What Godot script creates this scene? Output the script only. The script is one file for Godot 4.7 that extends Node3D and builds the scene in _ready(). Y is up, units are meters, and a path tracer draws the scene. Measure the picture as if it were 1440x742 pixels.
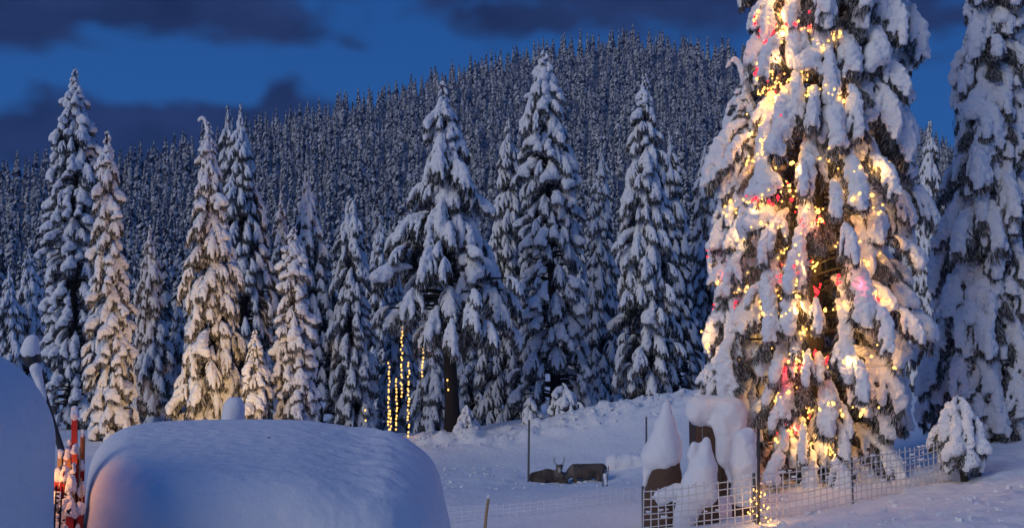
extends Node3D
# A snowy dusk on a forested mountain: snow-laden conifers, one of them strung with lights.
# Pixels (of the 1440 x 742 photograph) only give directions; depths come from the ground and from usual sizes.

const FOC := 1500.0
const EYE := Vector3(0, 4.8, 0)
const PITCH := 4.156
var rng := RandomNumberGenerator.new()
var M := {}
var taken := {}
var cam_basis: Basis
var tps_p: Array = []
var tps_w: PackedFloat64Array
var n_soft: FastNoiseLite
var n_lump: FastNoiseLite
var fan: Array = []
var clump: Array = []
var paw: Array = []
var shrub_tufts: Array = []

# ---------------------------------------------------------------- small helpers
func at(px: float, py: float, depth: float) -> Vector3:
	var d := cam_basis * Vector3((px - 720.0) / FOC, -(py - 371.0) / FOC, -1.0)
	return EYE + d * (depth / -d.z)

func numbered(n: String) -> String:
	if not taken.has(n):
		taken[n] = 0
		return n
	taken[n] += 1
	return "%s_%03d" % [n, taken[n]]

func tag(o: Node, label: String, category: String, group := "", kind := ""):
	if label: o.set_meta("label", label)
	if category: o.set_meta("category", category)
	if group: o.set_meta("group", group)
	if kind: o.set_meta("kind", kind)
	return o

func thing(called: String, label: String, category: String, where: Vector3, turn := 0.0, group := "") -> Node3D:
	var o := Node3D.new()
	o.name = numbered(called)
	add_child(o)
	o.position = where
	o.rotation.y = turn
	tag(o, label, category, group)
	return o

func part(called: String, mesh: Mesh, mat: Material, parent: Node, xf := Transform3D()) -> MeshInstance3D:
	var o := MeshInstance3D.new()
	o.name = called if parent != self else numbered(called)
	o.mesh = mesh
	if mat: o.material_override = mat
	o.transform = xf
	parent.add_child(o, true)
	return o

func structure(called: String, mesh: Mesh, mat: Material) -> MeshInstance3D:
	var o := part(called, mesh, mat, self)
	o.set_meta("kind", "structure")
	return o

func st_new() -> SurfaceTool:
	var st := SurfaceTool.new()
	st.begin(Mesh.PRIMITIVE_TRIANGLES)
	return st

func done(st: SurfaceTool) -> ArrayMesh:
	st.index()
	st.generate_normals()
	return st.commit()

func tube(st: SurfaceTool, pts: Array, radii: Array, sides := 7, caps := true) -> void:
	# a tapered tube along points
	st.set_smooth_group(0)
	var rings: Array = []
	var n := pts.size()
	for i in n:
		var t: Vector3 = (pts[mini(i + 1, n - 1)] - pts[maxi(i - 1, 0)]).normalized()
		var side := t.cross(Vector3.UP if absf(t.y) < 0.9 else Vector3.RIGHT).normalized()
		var up := side.cross(t).normalized()
		var ring := PackedVector3Array()
		for k in sides:
			var a := TAU * k / sides
			ring.append(pts[i] + (side * cos(a) + up * sin(a)) * radii[i])
		rings.append(ring)
	for i in n - 1:
		for k in sides:
			var k2 := (k + 1) % sides
			quad(st, rings[i][k], rings[i][k2], rings[i + 1][k2], rings[i + 1][k])
	if caps:
		for e in [0, n - 1]:
			for k in range(1, sides - 1):
				if e == 0:
					for v in [rings[e][0], rings[e][k + 1], rings[e][k]]: st.add_vertex(v)
				else:
					for v in [rings[e][0], rings[e][k], rings[e][k + 1]]: st.add_vertex(v)

func quad(st: SurfaceTool, a: Vector3, b: Vector3, c: Vector3, d: Vector3) -> void:
	for v in [a, b, c, a, c, d]: st.add_vertex(v)

func box_mesh(size: Vector3, bevel := 0.0) -> ArrayMesh:
	# a box with chamfered edges, centred
	var st := st_new()
	st.set_smooth_group(-1)
	var h := size / 2
	var b := minf(bevel, minf(h.x, minf(h.y, h.z)) * 0.8)
	var pts := PackedVector3Array()
	for sx in [-1, 1]:
		for sy in [-1, 1]:
			for sz in [-1, 1]:
				var s := Vector3(sx, sy, sz)
				for ax in 3:
					var v := h - Vector3(b, b, b)
					v[ax] = h[ax]
					pts.append(v * s)
	hull(st, pts)
	return done(st)

func hull(st: SurfaceTool, pts: PackedVector3Array) -> void:
	# convex hull of a few points, by brute force over planes
	var c := Vector3.ZERO
	for p in pts: c += p
	c /= pts.size()
	var used := {}
	for i in pts.size():
		for j in range(i + 1, pts.size()):
			for k in range(j + 1, pts.size()):
				var nrm := (pts[j] - pts[i]).cross(pts[k] - pts[i])
				if nrm.length() < 1e-9: continue
				nrm = nrm.normalized()
				if nrm.dot(pts[i] - c) < 0: nrm = -nrm
				var d := nrm.dot(pts[i])
				var face := []
				var ok := true
				for q in pts.size():
					var e := nrm.dot(pts[q]) - d
					if e > 1e-5:
						ok = false
						break
					if e > -1e-5: face.append(q)
				if not ok: continue
				var key := str(face)
				if used.has(key): continue
				used[key] = true
				var m := Vector3.ZERO
				for q in face: m += pts[q]
				m /= face.size()
				var u := (pts[face[0]] - m).normalized()
				var w := nrm.cross(u)
				face.sort_custom(func(a, b2): return atan2((pts[a] - m).dot(w), (pts[a] - m).dot(u)) > atan2((pts[b2] - m).dot(w), (pts[b2] - m).dot(u)))
				for q in range(1, face.size() - 1):
					for v in [pts[face[0]], pts[face[q]], pts[face[q + 1]]]: st.add_vertex(v)

# ---------------------------------------------------------------- soft bodies: smooth union of tapered capsules, meshed as surface nets
func net(bones: Array, cell: float, k: float, noise_amp := 0.0, noise_freq := 1.0, noise_seed := 0, flat := 1.0) -> Dictionary:
	var lo := Vector3(1e9, 1e9, 1e9)
	var hi := -lo
	for b in bones:
		var r := maxf(b[2], b[3]) + k + noise_amp + cell * 2.0
		for e in 2:
			lo = lo.min(b[e] - Vector3(r, r, r))
			hi = hi.max(b[e] + Vector3(r, r, r))
	var nx := int(ceil((hi.x - lo.x) / cell)) + 1
	var ny := int(ceil((hi.y - lo.y) / cell)) + 1
	var nz := int(ceil((hi.z - lo.z) / cell)) + 1
	var f := PackedFloat32Array()
	f.resize(nx * ny * nz)
	f.fill(1.0)
	for b in bones:
		var a: Vector3 = b[0]
		var e: Vector3 = b[1]
		var ra: float = b[2]
		var rb: float = b[3]
		var r := maxf(ra, rb) + k + noise_amp + cell
		var ab := e - a
		var inv := 1.0 / maxf(ab.length_squared(), 1e-9)
		var l := ((a.min(e) - Vector3(r, r, r)) - lo) / cell
		var h := ((a.max(e) + Vector3(r, r, r)) - lo) / cell
		var x1 := mini(int(h.x) + 1, nx - 1)
		var y1 := mini(int(h.y) + 1, ny - 1)
		var z1 := mini(int(h.z) + 1, nz - 1)
		for z in range(maxi(int(l.z), 0), z1 + 1):
			for y in range(maxi(int(l.y), 0), y1 + 1):
				var row := (z * ny + y) * nx
				for x in range(maxi(int(l.x), 0), x1 + 1):
					var p := lo + Vector3(x, y, z) * cell - a
					var t := clampf(p.dot(ab) * inv, 0.0, 1.0)
					var q := p - ab * t
					if q.y < 0.0: q.y *= flat
					var d := q.length() - lerpf(ra, rb, t)
					var o := f[row + x]
					if o < 0.9:
						var hh := maxf(k - absf(o - d), 0.0) / k
						f[row + x] = minf(o, d) - hh * hh * k * 0.25
					elif d < o:
						f[row + x] = d
	if noise_amp > 0.0:
		var n := FastNoiseLite.new()
		n.seed = noise_seed
		n.frequency = noise_freq
		n.fractal_octaves = 3
		for z in nz:
			for y in ny:
				var row := (z * ny + y) * nx
				for x in nx:
					if absf(f[row + x]) < noise_amp + cell * 2.0:
						var p := lo + Vector3(x, y, z) * cell
						f[row + x] += n.get_noise_3d(p.x, p.y, p.z) * noise_amp * 2.0
	var verts := PackedVector3Array()
	var norms := PackedVector3Array()
	var idx := PackedInt32Array()
	var ids := PackedInt32Array()
	ids.resize(nx * ny * nz)
	ids.fill(-1)
	var off := [0, 1, nx, nx + 1, nx * ny, nx * ny + 1, nx * ny + nx, nx * ny + nx + 1]
	for z in nz - 1:
		for y in ny - 1:
			var row := (z * ny + y) * nx
			for x in nx - 1:
				var i := row + x
				if f[i] > cell * 2.0: continue
				var s := 0
				for o in off:
					if f[i + o] < 0.0: s += 1
				if s == 0 or s == 8: continue
				var g := [f[i], f[i + off[1]], f[i + off[2]], f[i + off[3]], f[i + off[4]], f[i + off[5]], f[i + off[6]], f[i + off[7]]]
				var c := Vector3.ZERO
				var cnt := 0
				for e in [[0, 1], [2, 3], [4, 5], [6, 7], [0, 2], [1, 3], [4, 6], [5, 7], [0, 4], [1, 5], [2, 6], [3, 7]]:
					var ga: float = g[e[0]]
					var gb: float = g[e[1]]
					if (ga < 0.0) != (gb < 0.0):
						var t := ga / (ga - gb)
						var pa := Vector3(e[0] & 1, (e[0] >> 1) & 1, e[0] >> 2)
						var pb := Vector3(e[1] & 1, (e[1] >> 1) & 1, e[1] >> 2)
						c += pa.lerp(pb, t)
						cnt += 1
				c /= cnt
				ids[i] = verts.size()
				verts.append(lo + (Vector3(x, y, z) + c) * cell)
				norms.append(Vector3(g[1] - g[0] + g[3] - g[2] + g[5] - g[4] + g[7] - g[6], g[2] - g[0] + g[3] - g[1] + g[6] - g[4] + g[7] - g[5], g[4] - g[0] + g[5] - g[1] + g[6] - g[2] + g[7] - g[3]).normalized())
	var dirs := [1, nx, nx * ny]
	for z in range(1, nz - 1):
		for y in range(1, ny - 1):
			var row := (z * ny + y) * nx
			for x in range(1, nx - 1):
				var i := row + x
				if ids[i] < 0: continue
				for ax in 3:
					var a0: float = f[i]
					var a1: float = f[i + dirs[ax]]
					if (a0 < 0.0) == (a1 < 0.0): continue
					var u: int = dirs[(ax + 1) % 3]
					var v: int = dirs[(ax + 2) % 3]
					var q := [ids[i], ids[i - u], ids[i - u - v], ids[i - v]]
					if q.min() < 0: continue
					if a0 < 0.0:
						idx.append_array([q[0], q[2], q[1], q[0], q[3], q[2]])
					else:
						idx.append_array([q[0], q[1], q[2], q[0], q[2], q[3]])
	return {"v": verts, "n": norms, "i": idx}

func net_mesh(d: Dictionary, colors = null) -> ArrayMesh:
	var a := []
	a.resize(Mesh.ARRAY_MAX)
	a[Mesh.ARRAY_VERTEX] = d.v
	a[Mesh.ARRAY_NORMAL] = d.n
	a[Mesh.ARRAY_INDEX] = d.i
	if colors != null: a[Mesh.ARRAY_COLOR] = colors
	var m := ArrayMesh.new()
	m.add_surface_from_arrays(Mesh.PRIMITIVE_TRIANGLES, a)
	return m

# ---------------------------------------------------------------- materials
func lin(r: float, g: float, b: float) -> Color:
	return Color(r, g, b).linear_to_srgb()

func noise_tex(freq: float, sd: int, normal := false, strength := 4.0, octaves := 4) -> NoiseTexture2D:
	var n := FastNoiseLite.new()
	n.seed = sd
	n.frequency = freq
	n.fractal_octaves = octaves
	var t := NoiseTexture2D.new()
	t.width = 512
	t.height = 512
	t.seamless = true
	t.noise = n
	t.as_normal_map = normal
	t.bump_strength = strength
	return t

func mat(c: Color, rough := 0.8, vertex := false) -> StandardMaterial3D:
	var m := StandardMaterial3D.new()
	m.albedo_color = c
	m.roughness = rough
	m.vertex_color_use_as_albedo = vertex
	return m

func grain(m: StandardMaterial3D, scale: float, strength: float, tex: Texture2D, world := true) -> StandardMaterial3D:
	m.normal_enabled = true
	m.normal_texture = tex
	m.normal_scale = strength
	m.uv1_triplanar = true
	m.uv1_world_triplanar = world
	m.uv1_scale = Vector3(scale, scale, scale)
	return m

func glow(c: Color, energy: float) -> StandardMaterial3D:
	var m := mat(c, 0.4)
	m.emission_enabled = true
	m.emission = c
	m.emission_energy_multiplier = energy
	return m

func materials() -> void:
	var bump := noise_tex(0.02, 3, true, 8.0, 7)
	var fine := noise_tex(0.05, 9, true, 5.0)
	M.snow = grain(mat(lin(0.84, 0.86, 0.89), 0.75), 0.35, 0.55, bump)
	M.pad_snow = grain(mat(lin(0.84, 0.86, 0.89), 0.75), 1.3, 0.9, fine, false)
	M.needle = mat(Color.WHITE, 0.75, true)
	M.far_tree = mat(Color.WHITE, 0.8, true)
	M.bark = grain(mat(lin(0.024, 0.019, 0.016), 0.9), 1.2, 1.0, bump, false)
	M.wood = grain(mat(lin(0.10, 0.055, 0.035), 0.85), 2.0, 0.8, fine, false)
	M.dark_wood = grain(mat(lin(0.05, 0.03, 0.022), 0.85), 2.0, 0.8, fine, false)
	M.pale_wood = grain(mat(lin(0.36, 0.26, 0.15), 0.8), 3.0, 0.8, fine, false)
	M.red_paint = mat(lin(0.42, 0.018, 0.012), 0.4)
	M.orange_wood = mat(lin(0.38, 0.11, 0.03), 0.5)
	M.white_paint = mat(lin(0.7, 0.66, 0.6), 0.5)
	M.metal = mat(lin(0.06, 0.06, 0.065), 0.5)
	M.metal.metallic = 0.6
	M.grey_post = mat(lin(0.12, 0.115, 0.12), 0.7)
	M.wire_white = mat(lin(0.72, 0.70, 0.68), 0.5)
	M.wire_dark = mat(lin(0.03, 0.045, 0.03), 0.5)
	M.bulb_warm = glow(Color(1.0, 0.76, 0.40), 3.0)
	M.bulb_red = glow(Color(1.0, 0.16, 0.24), 2.2)
	M.strand_warm = glow(Color(1.0, 0.78, 0.42), 1.6)
	M.lens = glow(Color(1.0, 0.72, 0.42), 6.0)
	M.hill = grain(mat(lin(0.16, 0.17, 0.19), 0.95), 0.05, 0.6, bump)  # snowy forest floor, darkened in colour for the shade under the canopy
	M.fur = mat(Color.WHITE, 0.9, true)
	M.antler = mat(lin(0.22, 0.18, 0.14), 0.7)
	M.leaf = mat(lin(0.02, 0.028, 0.016), 0.8)

# ---------------------------------------------------------------- the ground
func tps(r2: float) -> float:
	return 0.0 if r2 < 1e-9 else r2 * log(r2) * 0.5

func fit_ground(pts: Array) -> void:
	tps_p = pts
	var n := pts.size()
	var m := n + 3
	var A := []
	for i in m:
		var row := PackedFloat64Array()
		row.resize(m + 1)
		A.append(row)
	for i in n:
		var p: Vector3 = pts[i]
		for j in n:
			var q: Vector3 = pts[j]
			A[i][j] = tps((p.x - q.x) ** 2 + (p.z - q.z) ** 2) + (3.0 if i == j else 0.0)
		var e := [1.0, p.x, p.z]
		for c in 3:
			A[i][n + c] = e[c]
			A[n + c][i] = e[c]
		A[i][m] = p.y
	for c in m:
		var best := c
		for r in range(c + 1, m):
			if absf(A[r][c]) > absf(A[best][c]): best = r
		var tmp = A[c]
		A[c] = A[best]
		A[best] = tmp
		for r in m:
			if r == c: continue
			var k: float = A[r][c] / A[c][c]
			if k == 0.0: continue
			for q in range(c, m + 1): A[r][q] -= k * A[c][q]
	tps_w = PackedFloat64Array()
	for i in m: tps_w.append(A[i][m] / A[i][i])

func ground_y(x: float, z: float) -> float:
	var n := tps_p.size()
	var cx := clampf(x, -30.0, 22.0)
	var cz := clampf(z, -62.0, -4.0)
	var h: float = tps_w[n] + tps_w[n + 1] * cx + tps_w[n + 2] * cz
	for i in n:
		var q: Vector3 = tps_p[i]
		h += tps_w[i] * tps((cx - q.x) ** 2 + (cz - q.z) ** 2)
	var d := -z
	# ploughed bank in front of the trees
	var bank := exp(-((d - 45.5 + x * 0.12) / 1.7) ** 2) * smoothstep(-6.5, -3.0, x) * (1.0 - smoothstep(12.0, 15.0, x))
	h += bank * (0.25 + 0.55 * absf(n_lump.get_noise_2d(x * 1.6, z * 1.6)) + 0.25 * n_lump.get_noise_2d(x * 4.5, z * 4.5))
	# old tracks and drifts
	h += 0.10 * n_soft.get_noise_2d(x * 1.3, z * 2.2) + 0.05 * n_lump.get_noise_2d(x * 1.5, z * 1.5)
	h += 0.11 * n_lump.get_noise_2d(x * 4.0 + 40.0, z * 4.0) * smoothstep(3.0, 8.0, x) * (1.0 - smoothstep(26.0, 32.0, d))
	h += 0.14 * n_lump.get_noise_2d(x * 3.0, z * 3.0 + 9.0) * exp(-((x - 1.6) / 3.0) ** 2 - ((d - 37.5) / 1.6) ** 2)
	return h

func grid_lines(from: float, to: float, fine_from: float, fine_to: float, fine: float) -> PackedFloat32Array:
	var a := PackedFloat32Array()
	var v := fine_from
	while v <= fine_to:
		a.append(v)
		v += fine
	var step := fine
	v = fine_from
	while v > from:
		step *= 1.35
		v -= step
		a.append(v)
	step = fine
	v = a[a.size() - 1]
	v = fine_to
	while v < to:
		step *= 1.35
		v += step
		a.append(v)
	a.sort()
	return a

func height_sheet(xs: PackedFloat32Array, zs: PackedFloat32Array, hf: Callable) -> ArrayMesh:
	var v := PackedVector3Array()
	var idx := PackedInt32Array()
	var nx := xs.size()
	for z in zs:
		for x in xs: v.append(Vector3(x, hf.call(x, z), z))
	for j in zs.size() - 1:
		for i in nx - 1:
			var a := j * nx + i
			idx.append_array([a, a + 1, a + nx, a + 1, a + nx + 1, a + nx])
	var nr := PackedVector3Array()
	nr.resize(v.size())
	for t in range(0, idx.size(), 3):
		var n := (v[idx[t + 2]] - v[idx[t]]).cross(v[idx[t + 1]] - v[idx[t]])
		for q in 3: nr[idx[t + q]] += n
	for i in nr.size(): nr[i] = nr[i].normalized()
	return net_mesh({"v": v, "n": nr, "i": idx})

# ---------------------------------------------------------------- boughs
func curve(start: Vector3, az: float, a0: float, a1: float, length: float, n: int, wob := 0.0) -> PackedVector3Array:
	var pts := PackedVector3Array([start])
	var p := start
	for i in n:
		var t := (i + 0.5) / n
		var a := lerpf(a0, a1, pow(t, 0.75))
		var z := az + wob * sin(t * 4.0)
		p += Vector3(cos(a) * cos(z), sin(a), cos(a) * sin(z)) * (length / n)
		pts.append(p)
	return pts

func sprig(v: PackedVector3Array, nn: PackedVector3Array, cc: PackedColorArray, base: Vector3, dir: Vector3, length: float, width: float, c: Color) -> void:
	# a little spray of needles: a bent three-piece blade
	var side := dir.cross(Vector3(rng.randf_range(-1, 1), rng.randf_range(-1, 1), rng.randf_range(-1, 1))).normalized() * width
	var m := base + dir * length * 0.45
	var tip := base + dir * length + Vector3(0, -length * 0.25, 0)
	for tri in [[base, m + side, m - side], [m + side, tip, m - side]]:
		var n: Vector3 = (tri[2] - tri[0]).cross(tri[1] - tri[0]).normalized()
		for p in tri:
			v.append(p)
			nn.append(n)
			cc.append(c)

func needle_color() -> Color:
	var u := rng.randf()
	if u < 0.48:
		var k := rng.randf_range(0.6, 1.3)
		return Color(0.040 * k, 0.042 * k, 0.028 * k)
	if u < 0.63:
		var k := rng.randf_range(0.7, 1.2)
		return Color(0.075 * k, 0.058 * k, 0.042 * k)
	var g := rng.randf_range(0.25, 0.7)
	return Color(g, g, g * 1.03)

func make_bough(kind: String, sd: int, cell: float) -> Dictionary:
	rng.seed = sd
	var bones := []
	var lines := []
	if kind == "fan":
		# a drooping arm with snow fingers hanging from it like a comb
		var spine := curve(Vector3.ZERO, 0.0, rng.randf_range(-0.3, 0.05), rng.randf_range(-1.4, -1.2), 0.9, 9, rng.randf_range(-0.2, 0.2))
		lines.append([spine, 1.0])
		for i in 9:
			var r0 := 0.04 + 0.055 * sin(PI * clampf(i / 9.0 * 0.8 + 0.1, 0, 1))
			var r1 := 0.04 + 0.055 * sin(PI * clampf((i + 1) / 9.0 * 0.8 + 0.1, 0, 1))
			bones.append([spine[i] + Vector3(0, r0 * 0.6, 0), spine[i + 1] + Vector3(0, r1 * 0.5, 0), r0, r1])
		for q in rng.randi_range(10, 13):
			var side := 1.0 if q % 2 == 0 else -1.0
			var s0 := rng.randf_range(0.06, 0.8)
			var start: Vector3 = spine[int(s0 * 9)]
			var ln := rng.randf_range(0.30, 0.62) * (1.2 - 0.55 * s0)
			var fc := curve(start, side * rng.randf_range(0.25, 1.15), lerpf(-0.15, -0.8, s0), -1.5, ln, 5, side * 0.15)
			lines.append([fc, 0.8])
			var rr := rng.randf_range(0.040, 0.068)
			for i in 5:
				var ra := rr * (1.0 - 0.08 * i)
				var rb := rr * (1.0 - 0.08 * (i + 1)) * (0.6 if i == 4 else 1.0)
				bones.append([fc[i] + Vector3(0, ra * 0.5, 0), fc[i + 1] + Vector3(0, rb * 0.4, 0), ra, rb])
	elif kind == "paw":
		# a broad pad of snow, peaked at the root and widening downwards
		var spine := curve(Vector3.ZERO, 0.0, rng.randf_range(-0.35, -0.05), rng.randf_range(-1.25, -1.05), 1.05, 9, rng.randf_range(-0.15, 0.15))
		lines.append([spine, 1.0])
		for i in 9:
			var r0 := 0.045 + 0.075 * sin(PI * clampf(i / 9.0 * 0.75 + 0.08, 0, 1))
			var r1 := 0.045 + 0.075 * sin(PI * clampf((i + 1) / 9.0 * 0.75 + 0.08, 0, 1))
			bones.append([spine[i] + Vector3(0, r0 * 0.55, 0), spine[i + 1] + Vector3(0, r1 * 0.45, 0), r0, r1])
		for q in rng.randi_range(7, 10):
			var side := 1.0 if q % 2 == 0 else -1.0
			var s0 := rng.randf_range(0.12, 0.75)
			var start: Vector3 = spine[int(s0 * 9)]
			var ln := rng.randf_range(0.34, 0.6) * (1.15 - 0.5 * s0)
			var fc := curve(start, side * rng.randf_range(0.25, 0.85), lerpf(-0.35, -0.9, s0), -1.4, ln, 5, side * 0.1)
			lines.append([fc, 0.8])
			var rr := rng.randf_range(0.045, 0.08)
			for i in 5:
				var ra := rr * (1.0 - 0.09 * i)
				var rb := rr * (1.0 - 0.09 * (i + 1)) * (0.65 if i == 4 else 1.0)
				bones.append([fc[i] + Vector3(0, ra * 0.5, 0), fc[i + 1] + Vector3(0, rb * 0.4, 0), ra, rb])
	else:
		# a rounder cushion: short spray with several snow balls
		var spine := curve(Vector3.ZERO, 0.0, rng.randf_range(-0.1, 0.25), rng.randf_range(-1.1, -0.7), 0.85, 6)
		lines.append([spine, 1.0])
		for i in 6:
			var r := 0.06 + 0.02 * i
			bones.append([spine[i] + Vector3(0, r * 0.5, 0), spine[i + 1] + Vector3(0, r * 0.5, 0), r, r + 0.02])
		for q in rng.randi_range(4, 6):
			var side := 1.0 if q % 2 == 0 else -1.0
			var fc := curve(spine[rng.randi_range(1, 5)], side * rng.randf_range(0.4, 1.3), -0.2, -1.2, rng.randf_range(0.22, 0.4), 3)
			lines.append([fc, 0.8])
			var r := rng.randf_range(0.09, 0.15)
			bones.append([fc[0], fc[2] + Vector3(0, r * 0.5, 0), r * 0.7, r])
			bones.append([fc[2] + Vector3(0, r * 0.5, 0), fc[3] + Vector3(0, r * 0.3, 0), r, r * 0.75])
	var d := net(bones, cell, 0.03 if kind == "fan" else 0.045, 0.02 if kind != "paw" else 0.03, 5.5, sd, 1.7)
	var near := kind == "paw"
	var fl := 0.62 if near else 1.0 # finer sprays on the near trees
	var fw := 0.5 if near else 0.9
	var snow := net_mesh(d)
	# needles: sprays that hang below and beside the snow, and some that poke through it
	var v := PackedVector3Array()
	var nn := PackedVector3Array()
	var cc := PackedColorArray()
	for ln in lines:
		var pts: PackedVector3Array = ln[0]
		var n := pts.size() - 1
		var count := int((420 if near else 130) * ln[1] * (1.0 if n > 5 else 0.62))
		for q in count:
			var t := rng.randf() * n
			var i := mini(int(t), n - 1)
			var tan := (pts[i + 1] - pts[i]).normalized()
			var lat := tan.cross(Vector3.UP).normalized() * (1.0 if rng.randf() < 0.5 else -1.0)
			var end := t / n
			var out := lat * rng.randf_range(0.2, 1.0) + tan * rng.randf_range(0.2, 0.9) + Vector3(0, -rng.randf_range(0.2, 0.9), 0)
			var base: Vector3 = pts[i].lerp(pts[i + 1], t - i) + lat * rng.randf_range(0.0, 0.07) - Vector3(0, rng.randf_range(0.0, 0.05), 0)
			sprig(v, nn, cc, base, out.normalized(), rng.randf_range(0.10, 0.21) * fl, rng.randf_range(0.009, 0.017) * fw, needle_color())
		for q in (36 if near else 14): # sprays that end in the open below the tip
			var base: Vector3 = pts[n] + Vector3(rng.randf_range(-0.05, 0.05), rng.randf_range(-0.03, 0.03), rng.randf_range(-0.05, 0.05))
			var dr := Vector3(rng.randf_range(-0.4, 0.5), -1.0, rng.randf_range(-0.4, 0.4)).normalized()
			sprig(v, nn, cc, base, dr, rng.randf_range(0.08, 0.17) * fl, rng.randf_range(0.010, 0.017) * fw, needle_color())
	for q in (320 if near else 90): # pokes through
		var k := rng.randi_range(0, d.v.size() - 1)
		sprig(v, nn, cc, d.v[k] - d.n[k] * 0.03, (d.n[k] + Vector3(0, -0.9, 0) + Vector3(0.4, 0, 0)).normalized(), rng.randf_range(0.05, 0.10) * fl, rng.randf_range(0.008, 0.014) * fw, needle_color())
	var a := []
	a.resize(Mesh.ARRAY_MAX)
	a[Mesh.ARRAY_VERTEX] = v
	a[Mesh.ARRAY_NORMAL] = nn
	a[Mesh.ARRAY_COLOR] = cc
	var nm := ArrayMesh.new()
	nm.add_surface_from_arrays(Mesh.PRIMITIVE_TRIANGLES, a)
	var both := ArrayMesh.new()
	both.add_surface_from_arrays(Mesh.PRIMITIVE_TRIANGLES, snow.surface_get_arrays(0))
	both.surface_set_material(0, M.pad_snow)
	both.add_surface_from_arrays(Mesh.PRIMITIVE_TRIANGLES, a)
	both.surface_set_material(1, M.needle)
	return {"snow": snow, "needles": nm, "both": both, "v": d.v}

# ---------------------------------------------------------------- trees
# spec: apex (px, py), foot px, depth, profile of [share of height from the top, half width in px], crown = share of height where the crown ends
func make_tree(s: Dictionary) -> Node3D:
	rng.seed = s.seed
	var k: float = s.depth / FOC
	var top := at(s.ax, s.ay, s.depth)
	var foot := at(s.fx, 600.0, s.depth)
	foot.y = ground_y(foot.x, foot.z) - 0.15
	var H := top.y - foot.y
	var lean := top.x - foot.x
	var t := thing(s.get("name", "snowy_conifer"), s.label, "tree", foot, 0.0, s.get("group", ""))
	var style: float = s.get("round", 0.2) # share of round cushions
	var smax: float = s.get("smax", 1.5)
	var mode: int = s.get("mode", 1)
	var crown: float = s.get("crown", 0.97)
	var trunk_r: float = s.get("trunk", 0.014 * H)
	var axis := func(y: float) -> Vector3: return Vector3(lean * y / H, y, 0)
	var placed := [] # [variant, transform]
	var limbs := []
	var inner := []
	var y := H * 0.985
	var spin := rng.randf() * TAU
	while y > H * (1.0 - crown):
		var u := 1.0 - y / H
		var R := 0.0
		var prof: Array = s.prof
		for i in prof.size() - 1:
			if u >= prof[i][0] and u <= prof[i + 1][0]:
				R = lerpf(prof[i][1], prof[i + 1][1], (u - prof[i][0]) / maxf(prof[i + 1][0] - prof[i][0], 1e-4))
		if u > prof[prof.size() - 1][0]: R = prof[prof.size() - 1][1]
		R *= k * 0.88
		var sc := clampf(R / 0.62, 0.22, smax)
		var n := clampi(int(TAU * R / (0.58 * sc)), 3, s.get("most", 9))
		if u < 0.06: n = 3
		for q in n:
			var az := spin + TAU * (q + rng.randf_range(-0.3, 0.3)) / n
			if rng.randf() < 0.06 and u > 0.15: continue
			var ss := sc * rng.randf_range(0.62, 1.22)
			var Rl := R * (1.0 + 0.45 * n_soft.get_noise_2d(cos(az) * 9.0 + s.seed * 7.0, y * 6.0 + sin(az) * 9.0)) * rng.randf_range(0.85, 1.1)
			if u > 0.2 and not s.get("near", false) and n_lump.get_noise_2d(cos(az) * 2.0 + s.seed * 3.0, y * 0.8 + sin(az) * 2.0) < -0.42: continue
			var rd := u < 0.10 or rng.randf() < style
			var set_: Array = clump if rd else (paw if s.get("near", false) else fan)
			var reach := 0.70 if rd else 0.60
			var r0 := maxf(0.0, Rl - reach * ss)
			var pitch := rng.randf_range(-0.45, 0.08) - (0.35 if u < 0.1 else (0.16 if s.get("near", false) else 0.0))
			var b := Basis(Vector3.UP, -az) * Basis(Vector3.BACK, pitch)
			b = b.scaled_local(Vector3(ss, ss * rng.randf_range(0.9, 1.2), ss * rng.randf_range(0.8, 1.15)))
			var o: Vector3 = axis.call(y) + Vector3(cos(az), 0, sin(az)) * r0 + Vector3(0, (0.30 + rng.randf_range(-0.16, 0.16)) * ss, 0) * (0.4 if u < 0.1 else 1.0)
			var xf := Transform3D(b, o)
			if o.y < 0.2 * ss: continue
			placed.append([set_[rng.randi() % set_.size()], xf])
			if r0 > 0.15: limbs.append([axis.call(o.y - 0.1), o + Vector3(cos(az), 0, sin(az)) * 0.1 * ss, 0.05 * ss * (0.45 if s.get("near", false) else 1.0)])
		if s.get("near", false) and u > 0.05 and H > 4.0: # twigs inside the crown, out of the snow's reach
			for q in 9:
				var az := rng.randf() * TAU
				var ss := sc * rng.randf_range(0.6, 0.9)
				var bi := Basis(Vector3.UP, -az) * Basis(Vector3.BACK, rng.randf_range(-0.3, 0.15))
				inner.append([paw[rng.randi() % paw.size()], Transform3D(bi.scaled_local(Vector3(ss, ss, ss)), axis.call(y + 0.3 * ss) + Vector3(cos(az), 0, sin(az)) * maxf(0.0, R - 0.70 * ss) * rng.randf_range(0.45, 0.92))])
		spin += 1.9 + rng.randf_range(-0.4, 0.4)
		y -= clampf(sc * s.get("step", 0.44), 0.16, 0.95) * (1.7 if s.ay < -100 and u < 0.27 else 1.0)
	# trunk and limbs
	var st := st_new()
	var pts := []
	var rr := []
	for i in 13:
		var h := i / 12.0
		pts.append(axis.call(H * h * 0.99) + Vector3(0.04 * sin(h * 9.0 + s.seed), 0, 0.04 * cos(h * 7.0)))
		rr.append(trunk_r * (1.0 - h) * (1.0 + 0.35 * exp(-h * 30.0)) + 0.02)
	tube(st, pts, rr, 9)
	part("trunk", done(st), M.bark, t)
	if limbs.size():
		var ls := st_new()
		for l in limbs: tube(ls, [l[0], (l[0] + l[1]) / 2 + Vector3(0, 0.06, 0), l[1]], [l[2] * 1.2, l[2], l[2] * 0.6], 4, false)
		part("limbs", done(ls), M.bark, t).set_meta("kind", "stuff")
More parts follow.
